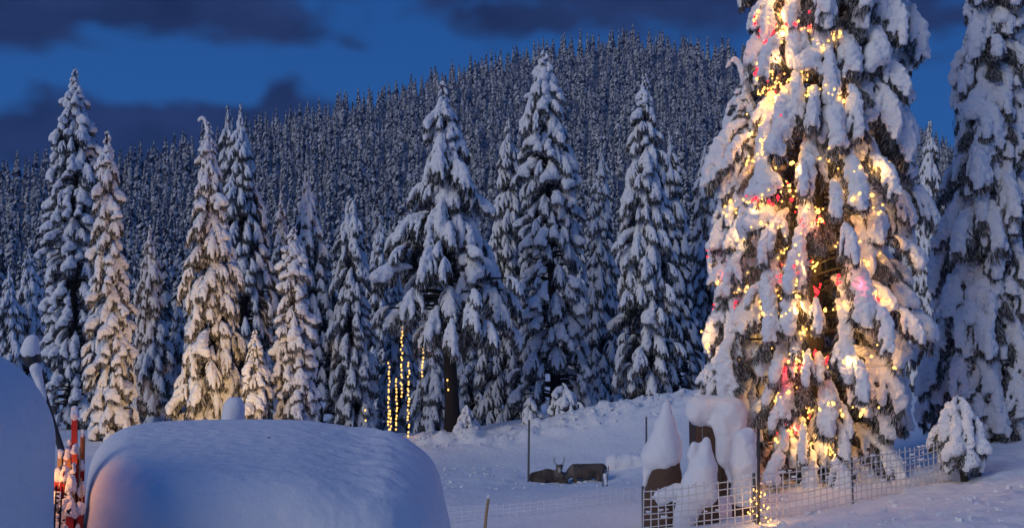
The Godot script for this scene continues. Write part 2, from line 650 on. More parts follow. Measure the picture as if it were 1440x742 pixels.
	if s.has("hook"): # a tip bent over by its load
		var hk: float = s.hook
		var tp: Vector3 = axis.call(H)
		var bn := []
		var hp := []
		for i in 7:
			var a := i / 6.0
			hp.append(tp + Vector3(hk * (1.0 - cos(a * 2.6)) * 0.5, -0.9 + 0.9 * sin(minf(a * 2.6, 1.9)) / sin(1.57) - (0.35 if i == 6 else 0.0) * absf(hk), 0.02))
		for i in 6: bn.append([hp[i], hp[i + 1], absf(hk) * (0.19 - 0.022 * i), absf(hk) * (0.168 - 0.022 * i)])
		part("bent_tip", snow_blob(bn, 0.024, 3, 0.03, 0.05, 5.0), M.pad_snow, t)
	if mode == 0:
		var mm := MultiMesh.new()
		mm.transform_format = MultiMesh.TRANSFORM_3D
		mm.mesh = placed[0][0].both if placed[0][0] in fan else fan[s.seed % fan.size()].both
		mm.instance_count = placed.size()
		for i in placed.size(): mm.set_instance_transform(i, placed[i][1])
		var mi := MultiMeshInstance3D.new()
		mi.name = "crown"
		mi.multimesh = mm
		mi.set_meta("kind", "stuff")
		t.add_child(mi)
	else:
		for p in placed:
			if mode == 2:
				var b := part("bough", p[0].needles, M.needle, t, p[1])
				if rng.randf() >= s.get("bare", 0.0): part("snow_load", p[0].snow, M.pad_snow, b)
			else:
				part("snowy_bough", p[0].both, null, t, p[1])
	for kind in 2: # a third of the inner boughs carry snow
		var some := []
		for q in inner.size():
			if (q % 3 == 0) == (kind == 0): some.append(inner[q][1])
		if some.is_empty(): continue
		var mm := MultiMesh.new()
		mm.transform_format = MultiMesh.TRANSFORM_3D
		var v: Dictionary = paw[(s.seed + kind) % paw.size()]
		mm.mesh = v.both if kind == 0 else v.needles
		mm.instance_count = some.size()
		for q in some.size(): mm.set_instance_transform(q, some[q])
		var mi := MultiMeshInstance3D.new()
		mi.name = "inner_boughs" if kind == 0 else "inner_twigs"
		mi.multimesh = mm
		if kind == 1: mi.material_override = M.needle
		mi.set_meta("kind", "stuff")
		t.add_child(mi)
	s.placed = placed
	s.H = H
	s.foot = foot
	s.lean = lean
	return t

func far_tree_mesh(sd: int) -> ArrayMesh:
	# a frosted spire of unit height seen from afar: rings of drooping sprays
	rng.seed = sd
	var v := PackedVector3Array()
	var nn := PackedVector3Array()
	var cc := PackedColorArray()
	var tiers := 17
	for i in tiers:
		var u := (i + 0.4) / tiers
		var y := 1.0 - u * 0.97
		var R := (0.012 + 0.105 * pow(u, 0.8)) * rng.randf_range(0.8, 1.15)
		var n := 4 + int(u * 4.0)
		for q in n:
			var az := rng.randf() * TAU
			var dr := Vector3(cos(az), 0, sin(az))
			var sd_ := Vector3(-sin(az), 0, cos(az))
			var L := R * rng.randf_range(0.75, 1.25)
			var w := L * rng.randf_range(0.40, 0.62) + 0.006
			var drop := L * rng.randf_range(0.95, 1.5) + 0.018
			for layer in 2:
				var g := rng.randf_range(0.42, 0.74) if rng.randf() < 0.85 else 0.08
				var c := Color(g * 0.97, g, g * 1.03)
				var lift := 0.004
				var e := 1.0
				if layer == 0:
					var m := rng.randf_range(0.6, 1.3)
					c = Color(0.05 * m, 0.055 * m, 0.05 * m)
					lift = -0.012
					e = 0.94
				var a := Vector3(0, y + lift + 0.012, 0)
				var b := dr * L * 0.55 * e + sd_ * w * e + Vector3(0, y - drop * 0.55 + lift, 0)
				var d := dr * L * 0.55 * e - sd_ * w * e + Vector3(0, y - drop * 0.55 + lift, 0)
				var m2 := dr * L * 0.6 * e + Vector3(0, y - drop * 0.3 + lift, 0)
				var tip := dr * L * e + Vector3(0, y - drop * 1.15 * e + lift, 0)
				for tri in [[a, b, m2], [a, m2, d], [b, tip, m2], [m2, tip, d]]:
					var nr: Vector3 = (tri[2] - tri[0]).cross(tri[1] - tri[0]).normalized()
					if nr.y < 0:
						nr = -nr
						tri.reverse()
					for p in tri:
						v.append(p)
						nn.append(nr)
						cc.append(c)
	var a := []
	a.resize(Mesh.ARRAY_MAX)
	a[Mesh.ARRAY_VERTEX] = v
	a[Mesh.ARRAY_NORMAL] = nn
	a[Mesh.ARRAY_COLOR] = cc
	var m := ArrayMesh.new()
	m.add_surface_from_arrays(Mesh.PRIMITIVE_TRIANGLES, a)
	m.surface_set_material(0, M.far_tree)
	return m

# ridge line of the hill, as [px, py] of its tree tops in the photograph, and the distance of the ridge
const RIDGE := [[-700, 330, 620], [-300, 290, 620], [0, 248, 640], [120, 232, 650], [200, 214, 660], [270, 198, 680], [380, 165, 720], [470, 140, 760], [560, 114, 800], [640, 90, 820], [720, 68, 850], [800, 50, 870], [870, 42, 880], [940, 48, 880], [1000, 62, 860], [1060, 80, 840], [1150, 115, 800], [1250, 165, 760], [1350, 215, 740], [1440, 245, 720], [1800, 330, 700], [2300, 380, 700]]

func hill_y(x: float, z: float) -> float:
	var r := sqrt(x * x + z * z)
	var px := 720.0 + FOC * x / maxf(-z, 1.0)
	var i := 0
	while i < RIDGE.size() - 2 and px > RIDGE[i + 1][0]: i += 1
	var f := clampf((px - RIDGE[i][0]) / float(RIDGE[i + 1][0] - RIDGE[i][0]), 0.0, 1.0)
	var Dr := lerpf(RIDGE[i][2], RIDGE[i + 1][2], f)
	var pyr := lerpf(RIDGE[i][1], RIDGE[i + 1][1], f)
	var top := at(clampf(px, -600.0, 2200.0), pyr, Dr).y - 15.0
	var s := (r - 150.0) / (Dr - 150.0)
	var y := -3.0
	if s > 0.0: y = -3.0 + (top + 3.0) * pow(minf(s, 1.0), 1.55)
	if s > 1.0: y -= (s - 1.0) * 120.0
	return y + n_soft.get_noise_2d(x * 0.12, z * 0.12) * 5.0 * clampf(s * 3.0, 0.0, 1.0)

func build_hill() -> void:
	var v := PackedVector3Array()
	var idx := PackedInt32Array()
	var na := 96
	var nr := 60
	for j in nr + 1:
		var r := 120.0 + 900.0 * pow(j / float(nr), 1.2)
		for i in na + 1:
			var a := lerpf(-0.95, 0.95, i / float(na))
			var x := sin(a) * r
			var z := -cos(a) * r
			v.append(Vector3(x, hill_y(x, z), z))
	for j in nr:
		for i in na:
			var a := j * (na + 1) + i
			idx.append_array([a, a + na + 1, a + 1, a + 1, a + na + 1, a + na + 2])
	var nrm := PackedVector3Array()
	nrm.resize(v.size())
	for t in range(0, idx.size(), 3):
		var n := (v[idx[t + 2]] - v[idx[t]]).cross(v[idx[t + 1]] - v[idx[t]])
		for q in 3: nrm[idx[t + q]] += n
	for i in nrm.size(): nrm[i] = nrm[i].normalized()
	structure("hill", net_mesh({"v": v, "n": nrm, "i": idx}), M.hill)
	# the wood on it
	rng.seed = 77
	var kinds := []
	for q in 4: kinds.append(far_tree_mesh(300 + q))
	var near := []
	var lists := [[], [], [], []]
	var r := 150.0
	while r < 905.0:
		var step := 7.4 + r * 0.003
		var a := -0.62
		while a < 0.62:
			var rr := r + rng.randf_range(-0.5, 0.5) * step
			var aa := a + rng.randf_range(-0.5, 0.5) * step / r
			a += step / r * 0.95
			if rng.randf() < 0.06: continue
			var x := sin(aa) * rr
			var z := -cos(aa) * rr
			var h := rng.randf_range(13.5, 22.0) * (1.0 if rng.randf() < 0.8 else 0.65)
			var w := h * rng.randf_range(0.9, 1.45)
			var b := Basis(Vector3.UP, rng.randf() * TAU).scaled(Vector3(w, h, w))
			var xf := Transform3D(b, Vector3(x, hill_y(x, z) - 0.3, z))
			var kd := rng.randi() % 4
			if absf(720.0 + FOC * x / -z - 720.0) < 740.0 and near.size() < 300 and rr < 235.0: near.append([kd, xf])
			else: lists[kd].append(xf)
		r += step * 0.9
	for n in near:
		var o := part("hillside_conifer", kinds[n[0]], null, self, n[1])
		tag(o, "small frosted spire-shaped conifer in the wood at the foot of the hill", "tree", "trees at the foot of the hill")
	var wood := Node3D.new()
	wood.name = "hillside_wood"
	add_child(wood)
	tag(wood, "dense frosted conifer wood covering the hill up to its ridge", "forest", "", "stuff")
	for q in 4:
		var mm := MultiMesh.new()
		mm.transform_format = MultiMesh.TRANSFORM_3D
		mm.mesh = kinds[q]
		mm.instance_count = lists[q].size()
		for i in lists[q].size(): mm.set_instance_transform(i, lists[q][i])
		var mi := MultiMeshInstance3D.new()
		mi.name = "trees"
		mi.multimesh = mm
		mi.set_meta("kind", "stuff")
		wood.add_child(mi, true)

# ---------------------------------------------------------------- sky
func blob(px: float, py: float, cx: float, cy: float, rx: float, ry: float) -> float:
	var d := ((px - cx) / rx) ** 2 + ((py - cy) / ry) ** 2
	return exp(-d)

func sky_panorama() -> ImageTexture:
	var w := 2048
	var h := 1024
	var im := Image.create(w, h, false, Image.FORMAT_RGBF)
	var n := FastNoiseLite.new()
	n.seed = 21
	n.frequency = 1.0
	n.fractal_octaves = 5
	var clear_low := Color(0.025, 0.120, 0.375)
	var clear_high := Color(0.014, 0.082, 0.300)
	var cloud_c := Color(0.017, 0.030, 0.092)
	var rows := h / 2 + 4
	var inv := cam_basis.inverse()
	for y in rows:
		var el := PI * 0.5 - PI * (y + 0.5) / h
		var ce := cos(el)
		var se := sin(el)
		for x in w:
			var az := TAU * (x + 0.5) / w
			var d := Vector3(sin(az) * ce, se, -cos(az) * ce)
			var e := clampf((se - 0.10) / 0.30, 0.0, 1.0)
			var c := clear_low.lerp(clear_high, smoothstep(0.0, 1.0, e))
			# clouds live on a flat layer: stretched towards the horizon
			var sy := 1.0 / (maxf(se, 0.0) + 0.16)
			var f := n.get_noise_3d(d.x * sy * 0.55 + 3.0, 1.3, d.z * sy * 0.8) + 0.45 * n.get_noise_3d(d.x * 6.0, d.y * 13.0, d.z * 6.0)
			var cover := f * 1.2 - 0.15 + 0.75 * (1.0 - smoothstep(0.26, 0.45, se))
			var l := inv * d
			if l.z < -0.3:
				var px := 720.0 + FOC * l.x / -l.z
				var py := 371.0 - FOC * l.y / -l.z
				if px > -500.0 and px < 1900.0 and py > -500.0:
					# the clouds of the photograph
					var wob := 60.0 * n.get_noise_3d(d.x * 4.0, d.y * 6.0, d.z * 4.0)
					var qx := px + wob
					var qy := py + wob * 0.5
					var g := 1.4 * blob(qx, qy, 20, 25, 130, 80) + 0.9 * blob(qx, qy, 290, 0, 230, 50) + 0.6 * blob(qx, qy, 400, 55, 90, 18)
					g += 1.9 * blob(qx, qy, 100, 195, 270, 58) + 0.8 * blob(qx, qy, 410, 135, 34, 26) + 0.55 * blob(qx, qy, 330, 165, 130, 26) + 0.35 * blob(qx, qy, 560, 60, 90, 12)
					g += 0.45 * blob(qx, qy, 760, 25, 130, 26) + 0.75 * blob(qx, qy, 900, -30, 340, 60)
					g -= 1.0 * blob(qx, qy, 10, 130, 55, 36) + 0.8 * blob(qx, qy, 270, 108, 150, 36)
					var edge := smoothstep(-500.0, -150.0, px) * (1.0 - smoothstep(1550.0, 1900.0, px)) * smoothstep(-500.0, -120.0, py)
					cover = lerpf(cover, g - 0.10 + f * 1.2 + 0.6 * n.get_noise_3d(d.x * 16.0, d.y * 30.0, d.z * 16.0), edge)
			var cv := 1.0 + 0.55 * n.get_noise_3d(d.x * 9.0 + 5.0, d.y * 18.0, d.z * 9.0)
			c = c.lerp(Color(cloud_c.r * cv, cloud_c.g * cv, cloud_c.b * cv), smoothstep(0.0, 0.85, cover) * 0.93)
			im.set_pixel(x, y, c)
	var below := Color(0.015, 0.045, 0.16)
	im.fill_rect(Rect2i(0, rows, w, h - rows), below)
	return ImageTexture.create_from_image(im)

# ---------------------------------------------------------------- animals
func fur_mesh(bones: Array, paint: Callable, cell: float) -> ArrayMesh:
	var d := net(bones, cell, 0.06, 0.008, 9.0, 5)
	var c := PackedColorArray()
	for p in d.v: c.append(paint.call(p))
	return net_mesh(d, c)

func antlers(parent: Node, root: Vector3, face: Vector3, size: float) -> void:
	var side := face.cross(Vector3.UP).normalized()
	for s in [-1.0, 1.0]:
		var st := st_new()
		var a: Vector3 = root + side * 0.05 * s
		var p1: Vector3 = a + (side * 0.16 * s + Vector3(0, 0.12, 0) - face * 0.10) * size
		var p2: Vector3 = p1 + (side * 0.10 * s + Vector3(0, 0.20, 0) - face * 0.05) * size
		var p3: Vector3 = p2 + (-side * 0.06 * s + Vector3(0, 0.16, 0) + face * 0.12) * size
		tube(st, [a, p1, p2, p3], [0.02, 0.018, 0.016, 0.008], 6)
		tube(st, [p1, p1 + (face * 0.14 + Vector3(0, 0.07, 0)) * size], [0.015, 0.007], 5)
		tube(st, [p2, p2 + (-face * 0.10 + side * 0.05 * s + Vector3(0, 0.10, 0)) * size], [0.014, 0.006], 5)
		tube(st, [p3, p3 + (side * 0.08 * s + Vector3(0, 0.10, 0)) * size], [0.012, 0.005], 5)
		tube(st, [a + Vector3(0, 0.03, 0), a + (face * 0.18 + Vector3(0, 0.06, 0)) * size], [0.016, 0.007], 5)
		part("antler", done(st), M.antler, parent)

func reindeer() -> void:
	var dark := Color(0.055, 0.042, 0.036)
	var mid := Color(0.115, 0.088, 0.072)
	var pale := Color(0.26, 0.235, 0.21)
	# standing, head down to the left
	var p := at(826, 677, 37.0)
	p.y = ground_y(p.x, p.z) - 0.40
	var t := thing("reindeer", "dark brown reindeer standing with its head lowered behind its lying companion", "reindeer", p, 0.10)
	var b := []
	b.append([Vector3(-0.42, 0.70, 0), Vector3(0.0, 0.68, 0), 0.235, 0.25])
	b.append([Vector3(0.0, 0.68, 0), Vector3(0.46, 0.74, 0), 0.25, 0.215])
	b.append([Vector3(-0.45, 0.80, 0), Vector3(0.50, 0.80, 0), 0.15, 0.15])
	b.append([Vector3(-0.48, 0.74, 0), Vector3(-0.78, 0.50, 0.03), 0.17, 0.115]) # neck
	b.append([Vector3(-0.78, 0.50, 0.03), Vector3(-0.86, 0.44, 0.05), 0.10, 0.095])
	b.append([Vector3(-0.86, 0.44, 0.05), Vector3(-1.06, 0.27, 0.08), 0.085, 0.055]) # face
	b.append([Vector3(0.60, 0.80, 0), Vector3(0.66, 0.70, 0), 0.06, 0.035]) # tail
	for z in [-0.13, 0.13]:
		b.append([Vector3(-0.40, 0.62, z), Vector3(-0.42, 0.36, z), 0.10, 0.05])
		b.append([Vector3(-0.42, 0.36, z), Vector3(-0.41, 0.05, z), 0.042, 0.035])
		b.append([Vector3(-0.41, 0.05, z), Vector3(-0.44, 0.02, z), 0.045, 0.04])
		b.append([Vector3(0.44, 0.66, z), Vector3(0.36, 0.46, z), 0.14, 0.075])
		b.append([Vector3(0.36, 0.46, z), Vector3(0.52, 0.30, z), 0.06, 0.042])
		b.append([Vector3(0.52, 0.30, z), Vector3(0.47, 0.04, z), 0.038, 0.035])
		b.append([Vector3(0.47, 0.04, z), Vector3(0.44, 0.02, z), 0.045, 0.04])
	for z in [-1.0, 1.0]:
		b.append([Vector3(-0.80, 0.55, 0.04 + 0.07 * z), Vector3(-0.76, 0.60, 0.04 + 0.13 * z), 0.03, 0.015])
	var paint := func(q: Vector3) -> Color:
		var c := dark.lerp(mid, clampf(0.6 + n_lump.get_noise_3d(q.x * 5.0, q.y * 5.0, q.z * 5.0), 0, 1))
		if q.x < -0.5 and q.x > -0.9: c = c.lerp(pale, 0.35)
		if q.x > 0.56 and q.y < 0.78: c = pale
		if q.x < -1.0: c = pale
		return c
	part("body", fur_mesh(b, paint, 0.026), M.fur, t)
	# lying, head raised, facing the camera
	p = at(772, 677, 36.9)
	p.y = ground_y(p.x, p.z) - 0.02
	t = thing("reindeer", "lying reindeer with pale muzzle and antlers, head raised towards the fence", "reindeer", p, 0.05)
	b = []
	b.append([Vector3(-0.50, 0.20, 0), Vector3(-0.05, 0.25, 0), 0.19, 0.235])
	b.append([Vector3(-0.05, 0.25, 0), Vector3(0.40, 0.22, 0.02), 0.235, 0.20])
	b.append([Vector3(0.30, 0.30, 0.05), Vector3(0.34, 0.52, 0.16), 0.15, 0.095])
	b.append([Vector3(0.34, 0.52, 0.16), Vector3(0.34, 0.56, 0.24), 0.095, 0.09])
	b.append([Vector3(0.34, 0.56, 0.24), Vector3(0.33, 0.45, 0.44), 0.082, 0.05])
	b.append([Vector3(-0.58, 0.22, 0), Vector3(-0.66, 0.18, 0.02), 0.06, 0.035])
	for s in [-1.0, 1.0]:
		b.append([Vector3(0.34 + 0.07 * s, 0.60, 0.20), Vector3(0.34 + 0.16 * s, 0.64, 0.18), 0.03, 0.014])
		# folded legs
		b.append([Vector3(0.36, 0.16, 0.12 * s), Vector3(0.58, 0.08, 0.18 * s), 0.08, 0.05])
		b.append([Vector3(0.58, 0.08, 0.18 * s), Vector3(0.32, 0.05, 0.22 * s), 0.045, 0.035])
		b.append([Vector3(-0.40, 0.16, 0.12 * s), Vector3(-0.16, 0.10, 0.24 * s), 0.12, 0.06])
		b.append([Vector3(-0.16, 0.10, 0.24 * s), Vector3(-0.44, 0.06, 0.26 * s), 0.05, 0.035])
	var paint2 := func(q: Vector3) -> Color:
		var c := dark.lerp(mid, clampf(0.55 + n_lump.get_noise_3d(q.x * 5.0 + 9.0, q.y * 5.0, q.z * 5.0), 0, 1))
		if q.x > 0.15 and q.y > 0.25: c = c.lerp(pale, 0.35)
		if q.z > 0.36 and q.y > 0.35: c = pale * 1.6
		if q.z > 0.20 and q.y > 0.60: c = mid
		return c
	part("body", fur_mesh(b, paint2, 0.024), M.fur, t)
	antlers(t, Vector3(0.34, 0.63, 0.20), Vector3(0, 0, 1), 0.5)

# ---------------------------------------------------------------- snow heaps
func heap(called: String, label: String, c: Vector3, ex: float, ez: float, hgt: float, pw: float, shape: Callable, round_: float, foot_grow := 0.25, taper := false) -> Node3D:
	# closed heap with a flattish top, rounded shoulders and steep sides; plan is a superellipse
	var na := 150
	var nk := 56
	var v := PackedVector3Array()
	var idx := PackedInt32Array()
	for k in nk + 1:
		var s := k / float(nk)
		for i in na:
			var a := TAU * i / na
			var ca := cos(a)
			var sa := sin(a)
			var R := pow(pow(absf(ca), pw) + pow(absf(sa), pw), -1.0 / pw)
			var q: float
			var y: float
			if s < 0.55: # top
				q = s / 0.55 * (1.0 - round_)
				y = 1.0
			elif s < 0.8: # shoulder
				var e := (s - 0.55) / 0.25 * PI * 0.5
				q = 1.0 - round_ + round_ * sin(e)
				y = 1.0 - (1.0 - cos(e)) * round_ * ex / hgt
			else:
				var e := (s - 0.8) / 0.2
				q = 1.0 + foot_grow * e
				y = lerpf(1.0 - round_ * ex / hgt, -0.15, e)
			var x := ca * R * q * ex
			var z := sa * R * q * ez
			var top: float = shape.call(x, z)
			if taper:
				var dd := -(c.z + z)
				x = x * dd / -c.z + c.x / -c.z * (dd + c.z)
			var w := clampf(y, 0.0, 1.0)
			var yy := y * hgt + top * w
			yy += 0.035 * n_soft.get_noise_3d((c.x + x) * 3.0, yy * 3.0, (c.z + z) * 3.0)
			var side := 0.05 * n_soft.get_noise_3d(x * 4.0 + 20.0, yy * 3.0, z * 4.0) * (1.0 if s > 0.5 else 0.0)
			v.append(Vector3(x + ca * side, yy, z + sa * side))
	for k in nk:
		for i in na:
			var a := k * na + i
			var b := k * na + (i + 1) % na
			idx.append_array([a, b, a + na, b, b + na, a + na])
	var nr := PackedVector3Array()
	nr.resize(v.size())
	for t in range(0, idx.size(), 3):
		var n := (v[idx[t + 2]] - v[idx[t]]).cross(v[idx[t + 1]] - v[idx[t]])
		for q in 3: nr[idx[t + q]] += n
	for i in nr.size(): nr[i] = nr[i].normalized() if nr[i].length() > 1e-12 else Vector3.UP
	for i in na: nr[i] = Vector3.UP
	var o := part(called, net_mesh({"v": v, "n": nr, "i": idx}), M.snow, self)
	o.position = c
	tag(o, label, "snow mound")
	return o

func snow_blob(bones: Array, cell: float, sd: int, amp := 0.03, k := 0.12, freq := 2.5) -> ArrayMesh:
	return net_mesh(net(bones, cell, k, amp, freq, sd))

# ---------------------------------------------------------------- lights
func omni(parent: Node, where: Vector3, c: Color, energy: float, size := 0.04) -> void:
	var l := OmniLight3D.new()
	l.name = "lamp_light"
	l.light_color = c
	l.light_energy = energy
	l.light_size = size
	l.omni_range = 40.0
	l.omni_attenuation = 2.0
	l.shadow_enabled = true
	parent.add_child(l, true)
	l.position = where

func floodlight(label: String, where: Vector3, target: Vector3, energy: float, angle: float, c: Color) -> void:
	var t := thing("floodlight", label, "floodlight", where)
	var f := (target - where).normalized()
	var bs := Basis.looking_at(f, Vector3.UP)
	var o := Vector3(0, 0.35, 0)
	part("housing", box_mesh(Vector3(0.34, 0.26, 0.16), 0.02), M.metal, t, Transform3D(bs, o))
	part("lens", box_mesh(Vector3(0.28, 0.20, 0.01), 0.002), M.lens, t, Transform3D(bs, o + f * 0.087))
	var st := st_new()
	tube(st, [Vector3(0, -0.2, 0), Vector3(0, 0.35, 0)], [0.02, 0.02], 6)
	part("stake", done(st), M.metal, t)
	var l := SpotLight3D.new()
	l.name = "lamp_light"
	l.light_color = c
	l.light_energy = energy
	l.spot_angle = angle
	l.spot_angle_attenuation = 1.0
	l.spot_range = 80.0
	l.spot_attenuation = 2.0
	l.light_size = 0.12
	l.shadow_enabled = true
	t.add_child(l)
	l.transform = Transform3D(bs, o + f * 0.22)

func _ready() -> void:
	cam_basis = Basis(Vector3.RIGHT, deg_to_rad(PITCH))
	n_soft = FastNoiseLite.new()
	n_soft.seed = 4
	n_soft.frequency = 0.09
	n_soft.fractal_octaves = 2
	n_lump = FastNoiseLite.new()
	n_lump.seed = 8
	n_lump.frequency = 0.35
	n_lump.fractal_octaves = 3
	# ------------------------------------------------ camera, sky, afterglow
	var cam := Camera3D.new()
	cam.name = "camera"
	add_child(cam)
	cam.transform = Transform3D(cam_basis, EYE)
	cam.fov = rad_to_deg(2.0 * atan(371.0 / FOC))
	cam.near = 0.1
	cam.far = 3000.0
	cam.current = true
	var env := Environment.new()
	env.background_mode = Environment.BG_SKY
	var sky := Sky.new()
	var pano := PanoramaSkyMaterial.new()
	pano.panorama = sky_panorama()
	sky.sky_material = pano
	env.sky = sky
	env.background_energy_multiplier = 1.0
	env.tonemap_mode = Environment.TONE_MAPPER_LINEAR
	env.tonemap_exposure = 1.0
	env.fog_enabled = true
	env.fog_density = 0.0002
	env.fog_light_color = Color(0.50, 0.68, 1.0)
	env.sdfgi_enabled = true
	env.ssao_enabled = true
	env.ssil_enabled = true
	var we := WorldEnvironment.new()
	we.name = "world_environment"
	we.environment = env
	add_child(we)
	var sun := DirectionalLight3D.new()
	sun.name = "afterglow"
	sun.light_color = Color(1.0, 0.965, 0.92)
	sun.light_energy = 0.31
	sun.light_angular_distance = 34.0
	sun.shadow_enabled = true
	sun.sky_mode = DirectionalLight3D.SKY_MODE_LIGHT_ONLY
	add_child(sun)
	sun.look_at_from_position(Vector3.ZERO, -Vector3(-0.64, 0.42, 0.64))
	materials()
	# ------------------------------------------------ ground
	var pts := []
	for q in [[640, 742, 24.0], [745, 677, 37.0], [850, 677, 37.0], [600, 690, 31.0], [905, 742, 22.0], [780, 742, 23.0], [585, 626, 46.0], [640, 612, 48.0], [730, 612, 46.0], [800, 592, 46.0], [870, 572, 46.0], [965, 555, 46.0], [880, 640, 40.0], [1050, 742, 20.0], [1200, 712, 21.2], [1340, 676, 22.8], [1440, 742, 15.0], [1440, 600, 31.0], [1370, 622, 28.0], [1165, 672, 25.0], [1000, 690, 25.0], [400, 612, 46.0], [150, 612, 46.0], [-100, 612, 46.0], [1100, 560, 45.0], [1300, 560, 45.0], [620, 610, 58.0], [200, 600, 60.0], [900, 570, 58.0], [1200, 560, 60.0]]:
		pts.append(at(q[0], q[1], q[2]))
	for q in [Vector3(-3, 1.5, -10), Vector3(-8, 1.5, -10), Vector3(1, 1.4, -9), Vector3(6, 2.3, -8), Vector3(-6, 0.9, -22), Vector3(-14, 0.8, -25), Vector3(0, 1.6, -2), Vector3(-12, 0.4, -36)]: pts.append(q)
	fit_ground(pts)
	structure("ground", height_sheet(grid_lines(-400, 400, -12.0, 16.0, 0.16), grid_lines(-175, 120, -50.0, -13.0, 0.2), func(x, z): return ground_y(x, z)), M.snow)
	build_hill()
	# ------------------------------------------------ boughs and trees
	for i in 9: fan.append(make_bough("fan", 1000 + i * 13, 0.026))
	for i in 7: paw.append(make_bough("paw", 3000 + i * 19, 0.024))
	for i in 5: clump.append(make_bough("clump", 2000 + i * 17, 0.03))
	build_trees()
	build_foreground()
	build_enclosure()
	reindeer()

